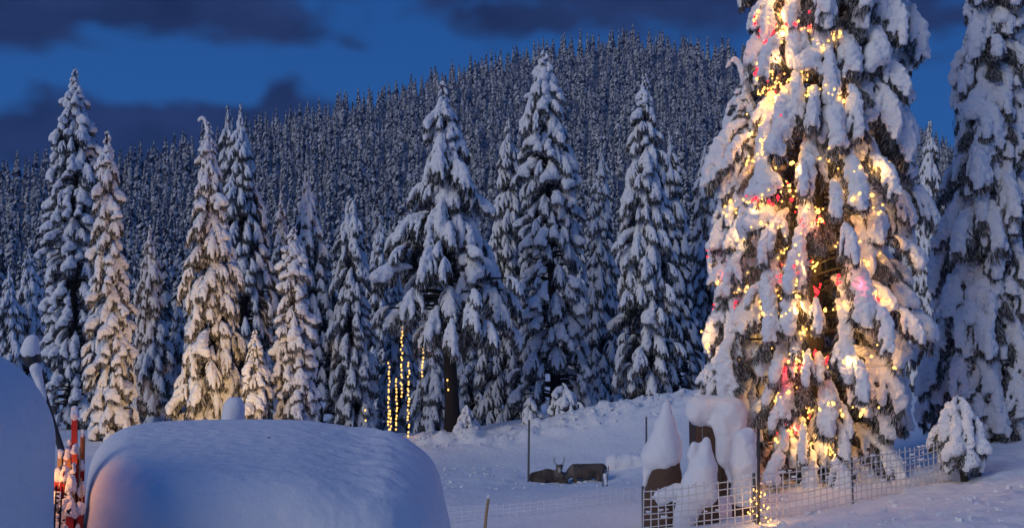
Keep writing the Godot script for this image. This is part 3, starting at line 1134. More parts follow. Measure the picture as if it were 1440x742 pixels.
func build_trees() -> void:
	var lit := {"ax": 1168, "ay": -340, "fx": 1136, "depth": 25.0, "seed": 12, "near": true, "prof": [[0.0, 4], [0.1, 55], [0.33, 122], [0.5, 136], [0.6, 146], [0.8, 160], [0.88, 142], [1.0, 104]], "smax": 1.3, "mode": 2, "round": 0.08, "step": 0.42, "most": 12, "name": "lit_conifer", "label": "tall snow-laden conifer strung with warm and red lights behind white fence"}
	make_tree(lit)
	var slim := {"ax": 1048, "ay": 84, "fx": 1030, "depth": 25.5, "seed": 13, "hook": -0.5, "near": true, "prof": [[0.0, 3], [0.12, 22], [0.4, 36], [0.7, 52], [1.0, 46]], "smax": 1.7, "mode": 2, "round": 0.1, "label": "slender snow-laden conifer with bent tip pressed against the light-strung tree"}
	make_tree(slim)
	make_tree({"ax": 1402, "ay": -170, "fx": 1376, "depth": 28.5, "seed": 14, "near": true, "prof": [[0.0, 3], [0.2, 54], [0.6, 76], [0.9, 82], [1.0, 75]], "smax": 1.35, "mode": 2, "round": 0.15, "crown": 0.97, "step": 0.38, "label": "tall snow-laden conifer without lights beyond the end of white fence"})
	make_tree({"ax": 622, "ay": 108, "fx": 637, "depth": 48.0, "seed": 15, "prof": [[0.0, 3], [0.1, 20], [0.22, 36], [0.4, 66], [0.6, 112], [0.72, 116], [0.8, 90]], "smax": 1.7, "mode": 2, "round": 0.12, "crown": 0.74, "trunk": 0.34, "step": 0.42, "label": "snow-laden conifer with bare dark lower trunk showing under drooping wide boughs"})
	# first row behind the white mound
	var row := [
		{"ax": 105, "ay": 90, "fx": 103, "depth": 52.0, "seed": 21, "prof": [[0.0, 3], [0.1, 16], [0.25, 36], [0.6, 46], [1.0, 50]], "smax": 1.0, "round": 0.75, "label": "tallest conifer above the red slat bundle, packed with round snow cushions"},
		{"ax": 150, "ay": 178, "fx": 157, "depth": 44.0, "seed": 22, "prof": [[0.0, 3], [0.12, 16], [0.4, 27], [1.0, 45]], "smax": 0.95, "round": 0.4, "label": "narrow snow-laden conifer glowing ochre in floodlight beside the tallest cushioned one"},
		{"ax": 292, "ay": 165, "fx": 300, "depth": 44.5, "seed": 23, "hook": -0.45, "prof": [[0.0, 3], [0.12, 15], [0.4, 36], [0.8, 55], [1.0, 52]], "smax": 1.25, "round": 0.1, "label": "floodlit conifer with long hanging snow fingers and hooked tip"},
		{"ax": 412, "ay": 318, "fx": 416, "depth": 43.5, "seed": 24, "prof": [[0.0, 6], [0.15, 17], [0.5, 28], [1.0, 40]], "smax": 0.95, "round": 0.6, "label": "short white conifer of stacked snow lumps in front of a drooping bluish one"},
		{"ax": 358, "ay": 462, "fx": 360, "depth": 42.5, "seed": 41, "prof": [[0.0, 4], [0.3, 16], [1.0, 28]], "smax": 0.9, "round": 0.5, "label": "small snowy conifer crowded between the floodlit hooked one and stacked white one"},
		{"ax": 765, "ay": 65, "fx": 782, "depth": 54.0, "seed": 25, "prof": [[0.0, 4], [0.08, 22], [0.22, 42], [0.6, 54], [1.0, 64]], "smax": 1.2, "round": 0.5, "label": "tall bulky snow-cushioned conifer rising above the reindeer up to the ridge"},
		{"ax": 906, "ay": 97, "fx": 912, "depth": 52.0, "seed": 26, "prof": [[0.0, 3], [0.1, 16], [0.3, 34], [0.7, 54], [1.0, 58]], "smax": 1.25, "round": 0.12, "label": "pointed snow-laden conifer standing behind the ploughed bank, left of light-strung tree"},
	]
	for s in row: make_tree(s)
	# second row, fainter, in the shade
	var back := [
		[338, 140, 345, 55.0, [[0.0, 3], [0.15, 20], [0.5, 48], [1.0, 66]], "twin-topped shaded conifer behind the floodlit hooked one"],
		[320, 143, 325, 55.6, [[0.0, 3], [0.12, 14], [0.4, 20], [1.0, 30]], "slim second top beside the twin-topped shaded conifer"],
		[430, 235, 442, 58.0, [[0.0, 3], [0.2, 24], [0.5, 46], [1.0, 66]], "wide drooping bluish conifer behind the stacked white one"],
		[395, 262, 396, 60.0, [[0.0, 3], [0.15, 12], [1.0, 40]], "thin bluish conifer between twin-topped and drooping ones"],
		[495, 280, 500, 57.0, [[0.0, 12], [0.1, 26], [0.5, 36], [1.0, 44]], "blunt-topped shaded conifer near the hanging light strands"],
		[210, 312, 213, 58.0, [[0.0, 3], [0.3, 20], [1.0, 44]], "dim shaded conifer right of the ochre floodlit one"],
		[250, 420, 250, 60.0, [[0.0, 3], [0.4, 20], [1.0, 36]], "low dim conifer filling the gap before the hooked one"],
		[715, 160, 716, 57.0, [[0.0, 3], [0.12, 18], [0.4, 32], [1.0, 52]], "narrow shaded conifer between bare-trunk tree and bulky cushioned one"],
		[846, 195, 850, 60.0, [[0.0, 3], [0.3, 20], [1.0, 40]], "dark thin-snowed conifer between bulky cushioned and pointed ones"],
		[942, 178, 948, 60.0, [[0.0, 3], [0.3, 28], [1.0, 50]], "shaded conifer half hidden behind the pointed one"],
		[992, 200, 1000, 63.0, [[0.0, 4], [0.2, 22], [1.0, 48]], "bluish conifer seen just left of the light-strung tree"],
		[560, 380, 562, 60.0, [[0.0, 4], [0.3, 20], [1.0, 44]], "bluish conifer behind the hanging light strands"],
		[660, 400, 668, 62.0, [[0.0, 4], [0.3, 24], [1.0, 50]], "dark conifer in the shade behind the bare trunk"],
		[610, 430, 605, 56.0, [[0.0, 4], [0.3, 18], [1.0, 34]], "low snowy conifer just left of bare trunk"],
		[40, 345, 42, 72.0, [[0.0, 3], [0.3, 20], [1.0, 42]], "small bluish conifer behind the snow-capped lantern"],
		[12, 372, 10, 70.0, [[0.0, 3], [0.3, 18], [1.0, 36]], "small bluish conifer at the far end of the tree row past the lantern"],
		[1308, 165, 1308, 50.0, [[0.0, 4], [0.2, 20], [1.0, 40]], "distant shaded conifer in the gap between light-strung and unlit tall trees"],
		[1432, 60, 1436, 46.0, [[0.0, 4], [0.2, 24], [1.0, 50]], "shaded conifer behind the unlit tall tree"],
		[1250, 90, 1250, 52.0, [[0.0, 4], [0.2, 24], [1.0, 60]], "shaded conifer hidden behind the light-strung tree"],
		[1100, 200, 1100, 60.0, [[0.0, 4], [0.2, 24], [1.0, 60]], "shaded conifer behind the snow-roofed shed"],
		[810, 330, 815, 66.0, [[0.0, 4], [0.2, 20], [1.0, 46]], "low shaded conifer behind bulky cushioned one"],
		[535, 300, 530, 75.0, [[0.0, 4], [0.2, 18], [1.0, 40]], "distant shaded conifer left of bare-trunk tree"],
		[880, 300, 885, 66.0, [[0.0, 4], [0.2, 20], [1.0, 46]], "low shaded conifer behind pointed one"],
	]
	var i := 0
	for b in back:
		make_tree({"ax": b[0], "ay": b[1], "fx": b[2], "depth": b[3], "prof": b[4], "label": b[5], "seed": 60 + i, "mode": 0, "smax": 1.15, "round": 0.0})
		i += 1
	# low shrubs and saplings on the bank
	for s in [[655, 572, 657, 46.6, 20, "snow-bent sapling at the foot of bare trunk"], [790, 545, 800, 47.5, 30, "dark shrub weighed down by snow behind the ploughed bank"], [745, 560, 748, 48.0, 16, "little snowy shrub at the end of bank near thin post"], [1416, 535, 1416, 30.5, 24, "frosted bush beside the unlit tall tree"]]:
		make_tree({"ax": s[0], "ay": s[1], "fx": s[2], "depth": s[3], "prof": [[0.0, 8], [0.4, s[4] * 0.8], [1.0, s[4]]], "seed": 90 + i, "mode": 1, "smax": 0.8, "round": 0.3, "name": "snowy_shrub", "label": s[5], "step": 0.5})
		i += 1
	make_tree({"ax": 1347, "ay": 560, "fx": 1352, "depth": 22.6, "prof": [[0.0, 22], [0.3, 44], [0.7, 50], [1.0, 34]], "seed": 120, "bare": 0.45, "near": true, "mode": 2, "smax": 0.75, "round": 0.3, "crown": 0.72, "trunk": 0.07, "step": 0.4, "name": "snowy_shrub", "label": "bushy young conifer with bare stem at the end of white fence"})
	light_strings(lit)
	light_strings(slim, true)

func light_strings(lit: Dictionary, second := false) -> void:
	# outermost snow of the tree, by direction and height, so that the strings lie on it
	var NA := 64
	var dy := 0.18
	var ny := int(lit.H / dy) + 2
	var far := PackedFloat32Array()
	far.resize(NA * ny)
	for p in lit.placed:
		var vs: PackedVector3Array = p[0].v
		for i in range(0, vs.size(), 3):
			var q: Vector3 = p[1] * vs[i]
			var a := int(fposmod(atan2(q.z, q.x - lit.lean * q.y / lit.H) / TAU, 1.0) * NA) % NA
			var b := clampi(int(q.y / dy), 0, ny - 1)
			var r := Vector2(q.x - lit.lean * q.y / lit.H, q.z).length()
			far[b * NA + a] = maxf(far[b * NA + a], r)
	var surf := func(az: float, y: float, sink: float) -> Vector3:
		var a := int(fposmod(az / TAU, 1.0) * NA) % NA
		var b := clampi(int(y / dy), 0, ny - 1)
		var r: float = (2.0 * far[b * NA + a] + far[b * NA + (a + 1) % NA] + far[b * NA + (a + NA - 1) % NA]) / 4.0
		if r < 0.3: r = 1.0
		return lit.foot + Vector3(lit.lean * y / lit.H + cos(az) * (r - sink), y, sin(az) * (r - sink))
	rng.seed = 501
	var bulb := SphereMesh.new()
	bulb.radius = 0.022
	bulb.height = 0.056
	bulb.radial_segments = 8
	bulb.rings = 5
	# azimuth: PI/2 faces the camera (+z), PI faces left
	var strings := [
		# [start az, start y, end az, end y, bulbs, red, wave]
		[3.3, 12.4, 1.7, 12.0, 26, false, 0.5], [3.2, 11.6, 1.5, 10.3, 30, false, 0.6], [3.3, 9.6, 1.5, 9.0, 34, false, 0.35],
		[3.2, 8.9, 2.0, 9.6, 26, false, 0.3], [2.9, 8.0, 0.9, 7.4, 34, false, 0.5], [3.3, 7.0, 1.0, 6.6, 38, false, 0.4],
		[3.2, 6.2, 1.3, 6.0, 30, false, 0.5], [2.9, 5.3, 0.8, 5.6, 34, false, 0.45], [2.8, 4.2, 1.1, 4.6, 32, false, 0.4],
		[2.7, 3.4, 0.95, 3.2, 34, false, 0.4], [2.6, 2.4, 1.0, 2.0, 30, false, 0.35], [2.4, 1.5, 1.1, 1.1, 24, false, 0.3],
		[2.45, 13.0, 2.30, 4.6, 34, false, 0.2], [2.75, 10.4, 2.65, 1.4, 44, false, 0.25], [2.05, 6.2, 1.95, 0.8, 34, false, 0.2],
		[3.1, 12.0, 2.3, 8.6, 26, true, 0.3], [2.9, 10.6, 2.0, 10.8, 16, true, 0.3], [2.9, 7.4, 1.7, 6.0, 26, true, 0.4], [2.7, 5.4, 1.2, 4.6, 26, true, 0.4], [2.5, 3.0, 1.5, 3.3, 18, true, 0.3], [2.6, 1.4, 1.9, 1.7, 16, true, 0.2]]
	var n_lamps := 0
	if second: strings = [[3.9, 7.2, 1.4, 6.6, 20, false, 0.3], [4.0, 5.6, 1.3, 5.0, 24, false, 0.4], [4.0, 4.2, 1.4, 3.4, 26, false, 0.4], [3.8, 2.6, 1.6, 2.0, 22, false, 0.3], [3.8, 6.4, 1.6, 4.4, 20, true, 0.3], [3.6, 4.8, 1.8, 2.6, 20, true, 0.3]]
	var words := ["topmost", "second", "third", "fourth", "fifth", "sixth", "seventh", "eighth", "ninth", "tenth", "eleventh", "lowest"]
	var si := 0
	for s in strings:
		var red: bool = s[5]
		var label := ""
		if second: label = ["topmost warm light garland on the slender bent-tipped conifer", "second warm light garland down the slender bent-tipped conifer", "third warm light garland down the slender bent-tipped conifer", "lowest warm light garland on slender bent-tipped conifer above the shed", "upper red light string on the slender bent-tipped conifer", "lower red light string on the slender bent-tipped conifer"][si]
		elif red: label = ["steep red light string near top of lit conifer", "short level red light string high on lit conifer", "red light string over the middle boughs of lit conifer", "red light string below the middle boughs of lit conifer", "red light string over the low boughs of lit conifer", "lowest red light string, just above white fence on lit conifer"][si - 15]
		elif si < 12: label = "%s garland of warm yellow lights counted down the lit conifer" % words[si]
		else: label = ["steep string of warm lights down the upper half of lit conifer", "longest steep string of warm lights reaching down beside dark thin pole", "steep string of warm lights down the lower middle of lit conifer"][si - 12]
		var t := thing("light_string", label, "string lights", lit.foot, 0.0, "light strings on the slender tree" if second else "red light strings on the tree" if red else ("hanging light strings on the tree" if si >= 12 else "garlands of warm lights on the tree"))
		var n := int(s[4] * 1.75)
		var path := []
		var deep := []
		for i in n:
			var f := i / float(n - 1)
			f = clampf(f + 0.05 * sin(f * 40.0 + si * 3.0), 0.0, 1.0)
			var az := lerpf(s[0], s[2], f) + rng.randf_range(-0.04, 0.04)
			var y: float = lerpf(s[1], s[3], f) - s[6] * absf(sin(f * 9.0 + si)) + rng.randf_range(-0.08, 0.08)
			deep.append(rng.randf() > 0.62)
			var p: Vector3 = surf.call(az, y, rng.randf_range(0.15, 0.5) if deep[i] else rng.randf_range(-0.03, 0.06)) - lit.foot
			path.append(p)
		var rads := []
		for i in path.size(): rads.append(0.0035)
		var st := st_new()
		tube(st, path, rads, 4)
		part("wire", done(st), M.wire_dark, t)
		for i in n:
			var b := part("bulb", bulb, M.bulb_red if red else M.bulb_warm, t, Transform3D(Basis(Vector3.RIGHT, rng.randf_range(-1, 1)).scaled(Vector3.ONE * (1.7 if rng.randf() < 0.18 else rng.randf_range(0.8, 1.15))), path[i] - Vector3(0, 0.03, 0)))
			if (deep[i] and i % 4 == 1) or i % 16 == 5:
				n_lamps += 1
				if red: omni(t, b.position, Color(1.0, 0.24, 0.32), 0.09)
				else: omni(t, b.position, Color(1.0, 0.74, 0.42), 0.22)
		si += 1

func build_foreground() -> void:
	# the broad flat-topped heap
	var c := at(378, 600, 11.2)
	c.y = 1.45
	var top := at(300, 590, 13.2).y - 1.45
	heap("snow_mound", "broad flat-topped mound of smooth snow with a steep rounded edge by red slats", c, 1.86, 2.7, top, 3.6, func(x, z):
		var s := -0.10 * smoothstep(0.2, 1.1, x) - 0.22 * smoothstep(1.2, 2.0, x)
		s -= 0.16 * smoothstep(-1.0, 2.6, z)
		s += 0.045 * n_lump.get_noise_2d(x * 5.0, z * 5.0) * smoothstep(0.3, 1.2, x)
		return s, 0.25, 0.20, true)
	# the steep heap beside it
	var c2 := Vector3(-5.15, 1.45, -7.4)
	heap("snow_mound", "tall steep snow bank in shade beside snow-capped lantern", c2, 1.79, 1.9, 3.42, 2.4, func(x, z): return -0.05 * x * x - 0.05 * z * z, 0.42, 0.04)
	# knob: post behind the mound with a ball of snow on it
	var p := at(327, 590, 15.5)
	var g := ground_y(p.x, p.z)
	var t := thing("snow_capped_post", "round snow ball on a post just behind broad flat mound", "post", Vector3(p.x, g, p.z))
	var hp := p.y - g
	var st := st_new()
	tube(st, [Vector3(0, -0.3, 0), Vector3(0, hp + 0.1, 0)], [0.08, 0.075], 9)
	part("post", done(st), M.dark_wood, t)
	part("snow_cap", snow_blob([[Vector3(0, hp, 0), Vector3(0.01, hp + 0.17, 0), 0.17, 0.16]], 0.025, 3, 0.01), M.pad_snow, t)
	# leaning lantern with a cap of snow
	var a := at(43, 500, 14.5)
	var b := at(64, 565, 14.5)
	var dir := (b - a).normalized()
	var bot := a + dir * ((a.y - ground_y(a.x, a.z) + 0.3) / -dir.y)
	var base := Vector3(bot.x, ground_y(bot.x, bot.z), bot.z)
	t = thing("lantern_post", "unlit lantern on a leaning post under a dome of snow", "lantern", base)
	st = st_new()
	tube(st, [bot - base, b - base, a - base + dir * 0.14], [0.05, 0.045, 0.045], 8)
	part("post", done(st), M.metal, t)
	part("post_snow", snow_blob([[a - base + dir * 0.18 + Vector3(0.03, 0, 0.05), b - base + Vector3(0, 0.02, 0.05), 0.085, 0.03]], 0.022, 8, 0.012), M.pad_snow, t)
	st = st_new()
	tube(st, [a - base + dir * 0.18, a - base + dir * 0.10, a - base - dir * 0.06], [0.05, 0.11, 0.13], 6)
	part("lantern_head", done(st), M.metal, t)
	part("snow_cap", snow_blob([[a - base + Vector3(-0.01, 0.06, 0), a - base + Vector3(0.0, 0.20, 0), 0.125, 0.095]], 0.022, 9, 0.012), M.pad_snow, t)
	# shrub by the steep bank
	t = thing("leafy_shrub", "dark leafy shrub between shaded snow bank and red slats", "shrub", Vector3(at(70, 700, 8.7).x, ground_y(-3.8, -8.7), -8.7))
	rng.seed = 31
	var v := st_new()
	for q in 420:
		var o := Vector3(rng.randf_range(-0.12, 0.08), rng.randf_range(0.1, 2.0), rng.randf_range(-0.3, 0.3))
		var dr := Vector3(rng.randf_range(-1, 1), rng.randf_range(-0.6, 0.6), rng.randf_range(-1, 1)).normalized()
		var sd := dr.cross(Vector3(rng.randf(), rng.randf(), -1)).normalized()
		var L := rng.randf_range(0.03, 0.06)
		quad(v, o, o + dr * L * 0.5 + sd * L * 0.25, o + dr * L, o + dr * L * 0.5 - sd * L * 0.25)
	part("foliage", done(v), M.leaf, t)
	st = st_new()
	for q in 4: tube(st, [Vector3(0, -0.2, 0), Vector3(0.05 * (q - 1.5), 1.0, 0.06 * (q % 2)), Vector3(0.09 * (q - 1.5), 2.1, 0.1 * (q % 2))], [0.02, 0.014, 0.006], 5)
	part("stems", done(st), M.bark, t)
	slat_bundle()
	# the lamp low beside the slats
	p = at(47, 672, 9.8)
	g = ground_y(p.x, p.z)
	t = thing("garden_lamp", "low warm lamp lighting the red slats behind shaded snow bank", "lamp", Vector3(p.x, g, p.z))
	st = st_new()
	tube(st, [Vector3(0, -0.2, 0), Vector3(0, p.y - g - 0.08, 0)], [0.025, 0.025], 7)
	part("post", done(st), M.metal, t)
	var gm := SphereMesh.new()
	gm.radius = 0.045
	gm.height = 0.09
	part("lamp_globe", gm, M.lens, t, Transform3D(Basis(), Vector3(0, p.y - g, 0)))
	omni(t, Vector3(0, p.y - g, 0), Color(1.0, 0.66, 0.36), 0.12, 0.02)
	# floodlights on the ground before the trees
	p = Vector3(-9.5, 0, -33.0)
	p.y = ground_y(p.x, p.z)
	floodlight("floodlight staked in snow before trees, hidden by broad flat mound", p, at(230, 470, 44.5), 80.0, 38.0, Color(1.0, 0.78, 0.44))
	hanging_strands()

func slat_bundle() -> void:
	# upright slats leaning together into a spire, caked with snow
	var p := at(104, 742, 10.2)
	var g := ground_y(p.x, p.z)
	var t := thing("slat_bundle", "spire of upright red and wooden slats caked with snow between two mounds", "decoration", Vector3(p.x, g, p.z))
	rng.seed = 88
	var k := 10.2 / FOC
	var y0 := p.y - g
	# [px centre, px top, half width px, colour, depth offset]
	var slats := [[101, 584, 4, "red", 0.02], [107, 632, 4, "red", 0.10], [112, 612, 3, "orange", 0.0], [95, 640, 5, "orange", 0.06], [90, 628, 3, "red", -0.05], [84, 640, 3, "pale", 0.05], [86, 668, 5, "red", 0.12], [99, 668, 5, "red", 0.16], [108, 680, 5, "pale", 0.18], [115, 655, 4, "red", 0.06], [119, 688, 5, "red", 0.12], [82, 690, 4, "red", 0.2], [92, 700, 5, "pale", 0.22], [103, 705, 4, "white", 0.24], [112, 712, 5, "red", 0.24], [123, 712, 4, "red", 0.2], [104, 640, 4, "orange", -0.08], [96, 600, 3, "red", -0.06]]
	var cols := {"red": M.red_paint, "orange": M.orange_wood, "pale": M.pale_wood, "white": M.white_paint}
	for s in slats:
		var x: float = (s[0] - 104.0) * k
		var top: float = y0 + (742.0 - s[1]) * k
		var lean: float = x * 0.10 + rng.randf_range(-0.022, 0.022)
		var w: float = s[2] * k * 2.0
		var zz: float = s[4]
		var st := st_new()
		st.set_smooth_group(-1)
		var hull_pts := PackedVector3Array()
		for dz in [-0.008, 0.008]:
			hull_pts.append_array([Vector3(x + lean * 4 - w * 0.5, -0.2, zz + dz), Vector3(x + lean * 4 + w * 0.5, -0.2, zz + dz), Vector3(x - w * 0.5, top - w * 0.7, zz + dz), Vector3(x + w * 0.5, top - w * 0.7, zz + dz), Vector3(x - w * 0.25, top, zz + dz), Vector3(x + w * 0.25, top, zz + dz)])
		hull(st, hull_pts)
		part("slat", done(st), cols[s[3]], t)
		var r := w * rng.randf_range(0.5, 0.75)
		part("snow_cap", snow_blob([[Vector3(x, top - 0.02, zz), Vector3(x + 0.004, top + r * 0.9, zz), r, r * 0.85]], 0.010, int(s[0]), 0.010, 0.03, 14.0), M.pad_snow, t)
	for q in 16: # twigs and thin rods stuck in between
		var f := rng.randf()
		var x0 := rng.randf_range(-0.16, 0.16)
		var hh := y0 + lerpf(0.1, 0.85, f)
		var st := st_new()
		tube(st, [Vector3(x0 * 1.2, -0.2, 0.1), Vector3(x0, hh * 0.7, 0.12 + 0.1 * rng.randf()), Vector3(x0 * 0.6 + rng.randf_range(-0.06, 0.06), hh, 0.12 + 0.1 * rng.randf())], [0.012, 0.009, 0.006], 5)
		part("rod", done(st), [M.red_paint, M.pale_wood, M.orange_wood, M.dark_wood][q % 4], t)
	for q in 44: # snow caught between the slats
		var f := rng.randf()
		var yy := y0 + lerpf(-0.35, 0.72, f)
		var half := lerpf(0.17, 0.05, f)
		var x := rng.randf_range(-half, half)
		var r := rng.randf_range(0.012, 0.028)
		var L := rng.randf_range(0.03, 0.12)
		part("snow_clump", snow_blob([[Vector3(x, yy, 0.14 + 0.14 * (1.0 - f)), Vector3(x + rng.randf_range(-0.02, 0.02), yy - L, 0.16 + 0.14 * (1.0 - f)), r, r * 0.7], [Vector3(x + rng.randf_range(-0.03, 0.03), yy - L * 0.6, 0.15 + 0.14 * (1.0 - f)), Vector3(x + rng.randf_range(-0.05, 0.05), yy - L * 1.5, 0.15 + 0.14 * (1.0 - f)), r * 0.6, r * 0.3]], 0.010, q, 0.012, 0.03, 14.0), M.pad_snow, t)

func hanging_strands() -> void:
	# vertical strings of small lights hung from wires between the trees
	rng.seed = 64
	var bulb := SphereMesh.new()
	bulb.radius = 0.042
	bulb.height = 0.11
	bulb.radial_segments = 7
	bulb.rings = 4
	var d := 46.0
	var ends := [[546, 508, 606], [564, 458, 560], [574, 508, 614], [557, 530, 606], [594, 488, 532], [549, 575, 606], [513, 565, 600], [629, 520, 556]]
	var words := ["longest strand by gap of hanging warm lights", "highest hanging strand of warm lights near the bare-trunk tree", "strand of warm lights hanging down to the mound edge", "short thick strand of warm lights among the hanging ones", "short strand of warm lights hanging alone by the boughs", "low strand of warm lights ending at the mound top", "lone low strand of few warm lights by blunt-topped conifer", "faint short strand of warm lights beside bare trunk"]
	var i := 0
	for e in ends:
		var a := at(e[0], e[1], d)
		var b := at(e[0], e[2], d)
		var t := thing("hanging_light_strand", words[i], "string lights", Vector3(b.x, b.y, b.z), 0.0, "hanging strands of warm lights")
		var h := a.y - b.y
		var st := st_new()
		tube(st, [Vector3(0, h, 0), Vector3(0, 0, 0)], [0.008, 0.008], 4)
		part("wire", done(st), M.wire_dark, t)
		var n := maxi(2, int(h / 0.15))
		for q in n:
			if e[0] in [513, 629] and q % 3 != 1: continue
			part("bulb", bulb, M.strand_warm, t, Transform3D(Basis(), Vector3(rng.randf_range(-0.035, 0.035), (q + rng.randf_range(0.2, 0.8)) * h / n, rng.randf_range(-0.03, 0.03))))
		omni(t, Vector3(0, h * 0.5, 0.12), Color(1.0, 0.72, 0.38), 0.05, 0.04)
		i += 1
	# the wires that carry them, from tree to tree
	for w in [[[470, 545, 47.5], [520, 576, 46.0], [640, 568, 48.0], "low snowy wire strung across below hanging lights"], [[480, 470, 47.5], [565, 457, 46.0], [637, 470, 48.0], "upper wire strung between trees above hanging lights"], [[480, 520, 47.5], [546, 507, 46.0], [637, 490, 48.0], "middle wire carrying the hanging light strands"]]:
		var st := st_new()
		var q := [at(w[0][0], w[0][1], w[0][2]), at(w[1][0], w[1][1], w[1][2]), at(w[2][0], w[2][1], w[2][2])]
		tube(st, q, [0.009, 0.009, 0.009], 5)
		tag(part("overhead_wire", done(st), M.grey_post, self), w[3], "wire")

func fence_run(t: Node3D, path: Array, height: float, rows: int, gap: float, thick: float, m: Material) -> void:
	# woven grid of flat wires following the ground
	var total := 0.0
	for i in path.size() - 1: total += path[i].distance_to(path[i + 1])
	var pos := func(s: float) -> Vector3:
		var r := s
		for i in path.size() - 1:
			var L: float = path[i].distance_to(path[i + 1])
			if r <= L or i == path.size() - 2: return path[i].lerp(path[i + 1], clampf(r / L, 0.0, 1.0))
			r -= L
		return path[-1]
	var up := box_mesh(Vector3(thick, height + 0.3, thick * 0.6), thick * 0.2)
	var n := int(total / gap)
	for i in n + 1:
		var p: Vector3 = pos.call(i * gap)
		part("upright_wire", up, m, t, Transform3D(Basis(Vector3.BACK, rng.randf_range(-0.05, 0.05)), p + Vector3(0, height * 0.5 - 0.15 - rng.randf_range(0.0, 0.05), 0) - t.position))
	for r in rows:
		var pts := []
		var rad := []
		for i in n + 1:
			var p: Vector3 = pos.call(i * gap)
			pts.append(p + Vector3(0, height * (r + 0.5) / rows + 0.05 * n_lump.get_noise_2d(p.x * 1.3, r * 1.2) - 0.03 * absf(sin(i * gap * 1.3)), thick * 0.5) - t.position)
			rad.append(thick * 0.5)
		var st := st_new()
		tube(st, pts, rad, 5)
		part("cross_wire", done(st), m, t)

func on_ground(px: float, py: float, depth: float) -> Vector3:
	var p := at(px, py, depth)
	return Vector3(p.x, ground_y(p.x, p.z), p.z)

func post(called: String, label: String, a: Vector3, b: Vector3, r: float, m: Material, cap := 0.0) -> void:
	var t := thing(called, label, "post", a)
	var st := st_new()
	tube(st, [Vector3(0, -0.25, 0), (b - a) * 0.5, b - a], [r, r * 0.95, r * 0.9], 7)
	part("pole", done(st), m, t)
	if cap > 0.0: part("snow_cap", snow_blob([[b - a, b - a + Vector3(0, cap, 0), cap, cap * 0.8]], 0.012, 2, 0.004, 0.02), M.pad_snow, t)

